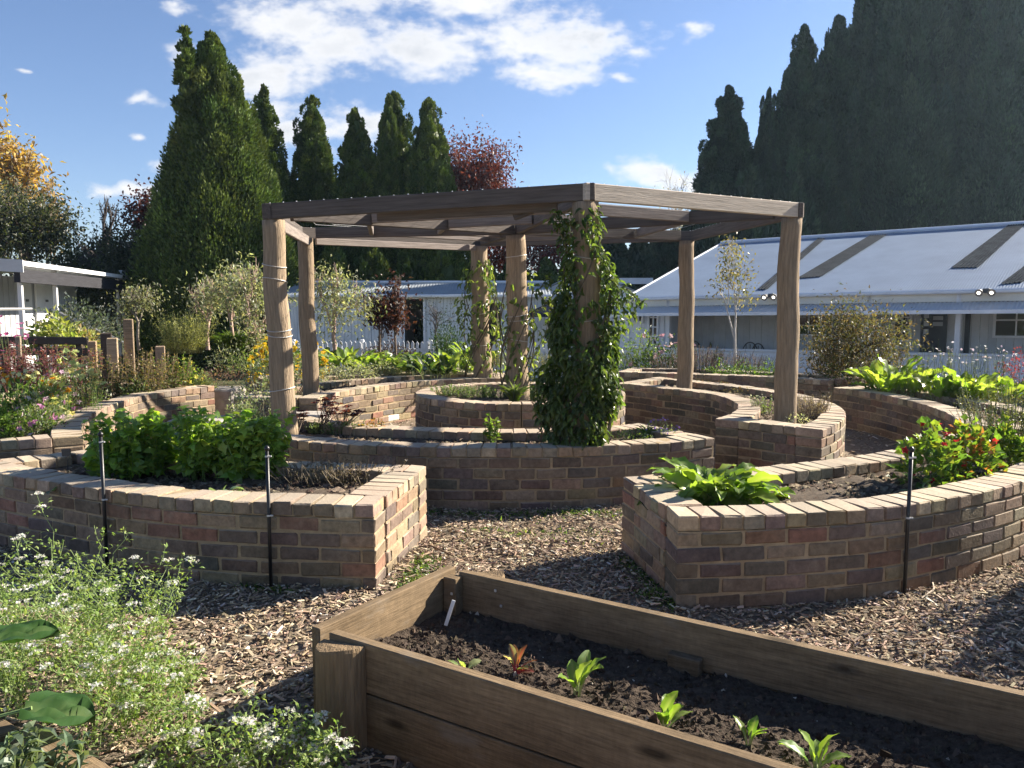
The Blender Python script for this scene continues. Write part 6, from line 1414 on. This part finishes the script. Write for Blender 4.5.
def big_leaf(px, py, z, L, W, az, el, lab):
    x, y = U(px, py, z); P = np.array([x, y, z]); o = np.array([math.cos(az), math.sin(az), 0]); root = thing('broad_leaf_plant', lab, 'plant', (x, y, z)); lb = MB(); nr, nc = 12, 11; d = o * math.cos(el) + np.array([0, 0, math.sin(el)]); sd = np.array([-o[1], o[0], 0]); up = np.cross(d, sd); up = up if up[2] > 0 else -up
    V = []; C = []
    for k in range(nr):
        t = k / (nr - 1); pw = math.sin(math.pi * min(1, t * .88 + .12)) ** .55
        for c in range(nc):
            u = (c / (nc - 1) - .5) * 2; V.append(P + d * L * t + sd * u * W / 2 * pw * (1 + .05 * math.sin(k * 2 + c)) + up * (.05 * L * u * u - .16 * L * t * t + .018 * math.sin(u * 9) * math.cos(t * 8) - .02 * math.exp(-(u * 9) ** 2)))
            v = math.exp(-(u * 9) ** 2) + .7 * math.exp(-((abs(u) * .9 - (t * 1.5 % .5)) * 9) ** 2) * .5; C.append(np.array((.035, .085, .022)) * (1 - min(v, 1) * .6) + np.array((.16, .22, .09)) * min(v, 1) * .6)
    lb.add(V, [[k * nc + c, k * nc + c + 1, (k + 1) * nc + c + 1, (k + 1) * nc + c] for k in range(nr - 1) for c in range(nc - 1)], np.array(C)); lb.build('leaf', M_LEAF, root, smooth=True)
    sb = MB(); tube(sb, [P + d * .02, P - d * .12 - [0, 0, .04], (P[0] - o[0] * .15, P[1] - o[1] * .15, .02)], [.006, .008, .01], 6, (.14, .2, .07)); sb.build('stalk', M_STEM, root)
big_leaf(24, 708, .46, .19, .20, .25, -.12, 'large broad green leaf hanging over the timber edge')
big_leaf(-14, 640, .55, .20, .18, .5, .1, 'shaded broad leaf at the left picture edge')
for i, (px, py) in enumerate(((18, 765), (44, 775))):
    P = spot(px, py + 40, .30); stemmy('sage_plant', ('grey green sage with narrow leaves in the bottom left corner', 'sage sprig nearest the timber edge')[i], P, .1, hgt(px, 728 + i * 16, P), 9, .075, ((.10, .14, .085), (.13, .17, .11)), lw=.3, per=14, lean=.3, kind=2)
P = spot(146, 792, .0); rosette('sage_plant', 'sage rosette at the bottom edge among the coriander', P, 14, .16, .035, ((.10, .14, .085), (.13, .17, .11)), arch=.7, elev=(20, 75))
# --- loose sticks and weeds on the mulch
def stick(pts, r, lab, col):
    P = np.array([(*U(a, b, .02), .02 + k * .0) for a, b, k in [(*p, 0) for p in pts]]); t = np.linspace(0, len(P) - 1, 12); c = np.stack([np.interp(t, np.arange(len(P)), P[:, j]) for j in range(3)], -1); c[:, 2] += .008 * np.sin(t * 2) + gz(c[:, 0], c[:, 1])
    mb = MB(); tube(mb, c, np.linspace(r, r * .6, 12), 6, col); m = c.mean(0); o = mb.build('stick', M_BARK, None, off=m); o.location = m; o['label'] = lab; o['category'] = 'stick'
stick([(152, 698), (176, 690), (200, 686)], .016, 'thick short dry stick lying on the wood chips by the coriander', (.22, .17, .12))
stick([(884, 592), (905, 584), (930, 575)], .009, 'pale curved stick on the mulch under the nasturtium bed', (.45, .38, .3))
stick([(932, 577), (934, 590), (918, 598)], .006, 'thin pale twig curling beside the curved stick', (.45, .38, .3))
stick([(428, 545), (442, 552), (456, 556)], .007, 'dark twig in the gap between the two near beds', (.14, .10, .07))
def weeds():
    mb = MB(); pts = []
    for (x0, y0, x1, y1, n, s) in ((425, 512, 622, 512, 900, 5), (622, 556, 676, 606, 500, 6), (404, 590, 430, 556, 700, 8), (640, 590, 668, 602, 200, 6), (470, 530, 600, 530, 260, 12), (905, 578, 1010, 562, 60, 3), (240, 585, 300, 592, 120, 3)):
        t = rng.random(n); px = x0 + (x1 - x0) * t + rng.normal(0, s, n); py = y0 + (y1 - y0) * t + np.abs(rng.normal(0, s * .6, n))
        for a, b in zip(px, py):
            x, y = U(a, b, .01); pts.append((x, y, gz(np.array(x), np.array(y)) + .005))
    P = np.array(pts); P = P[~in_bed(P[:, 0], P[:, 1], .02)]; n = len(P); D = unit(rng.normal(0, 1, (n, 3)) * np.array([1, 1, .3]) + np.array([0, 0, .7])); leaves(mb, P, D, rng.uniform(.02, .05, n), rng.uniform(.005, .014, n), pal(n, GRN + DGR + LIME, .2))
    o = mb.build('grass', M_LEAF); stuff(o); o['label'] = 'low green weeds growing along the brick footings'; o['category'] = 'grass'
weeds()
P = np.array([3.75, 4.3, 0]); bush('shadow_caster_shrub', 'rounded shrub added out of view to cast the shadow at the right edge', P, .5, .98, 7000, .08, DGR, lw=.6, shell=.2, up=.2)  # unseen shrub, added only for the shadow it throws into view
# ------------------------------------------------------------------ thin autumn haze
def make_haze():
    mb = MB(); box(mb, (0, 40, 14.5), (160, 130, 33)); o = mb.build('haze', haze_mat()); o['kind'] = 'stuff'; o['label'] = 'thin sunlit haze over the garden and trees'; o['category'] = 'haze'
def haze_mat():
    m, nt, N, L, out = new_mat('haze'); v = N('ShaderNodeVolumePrincipled'); setp(v, Color=(.55, .78, 1, 1), Density=.0004, Anisotropy=.55); L(v.outputs[0], out.inputs['Volume']); return m
make_haze()
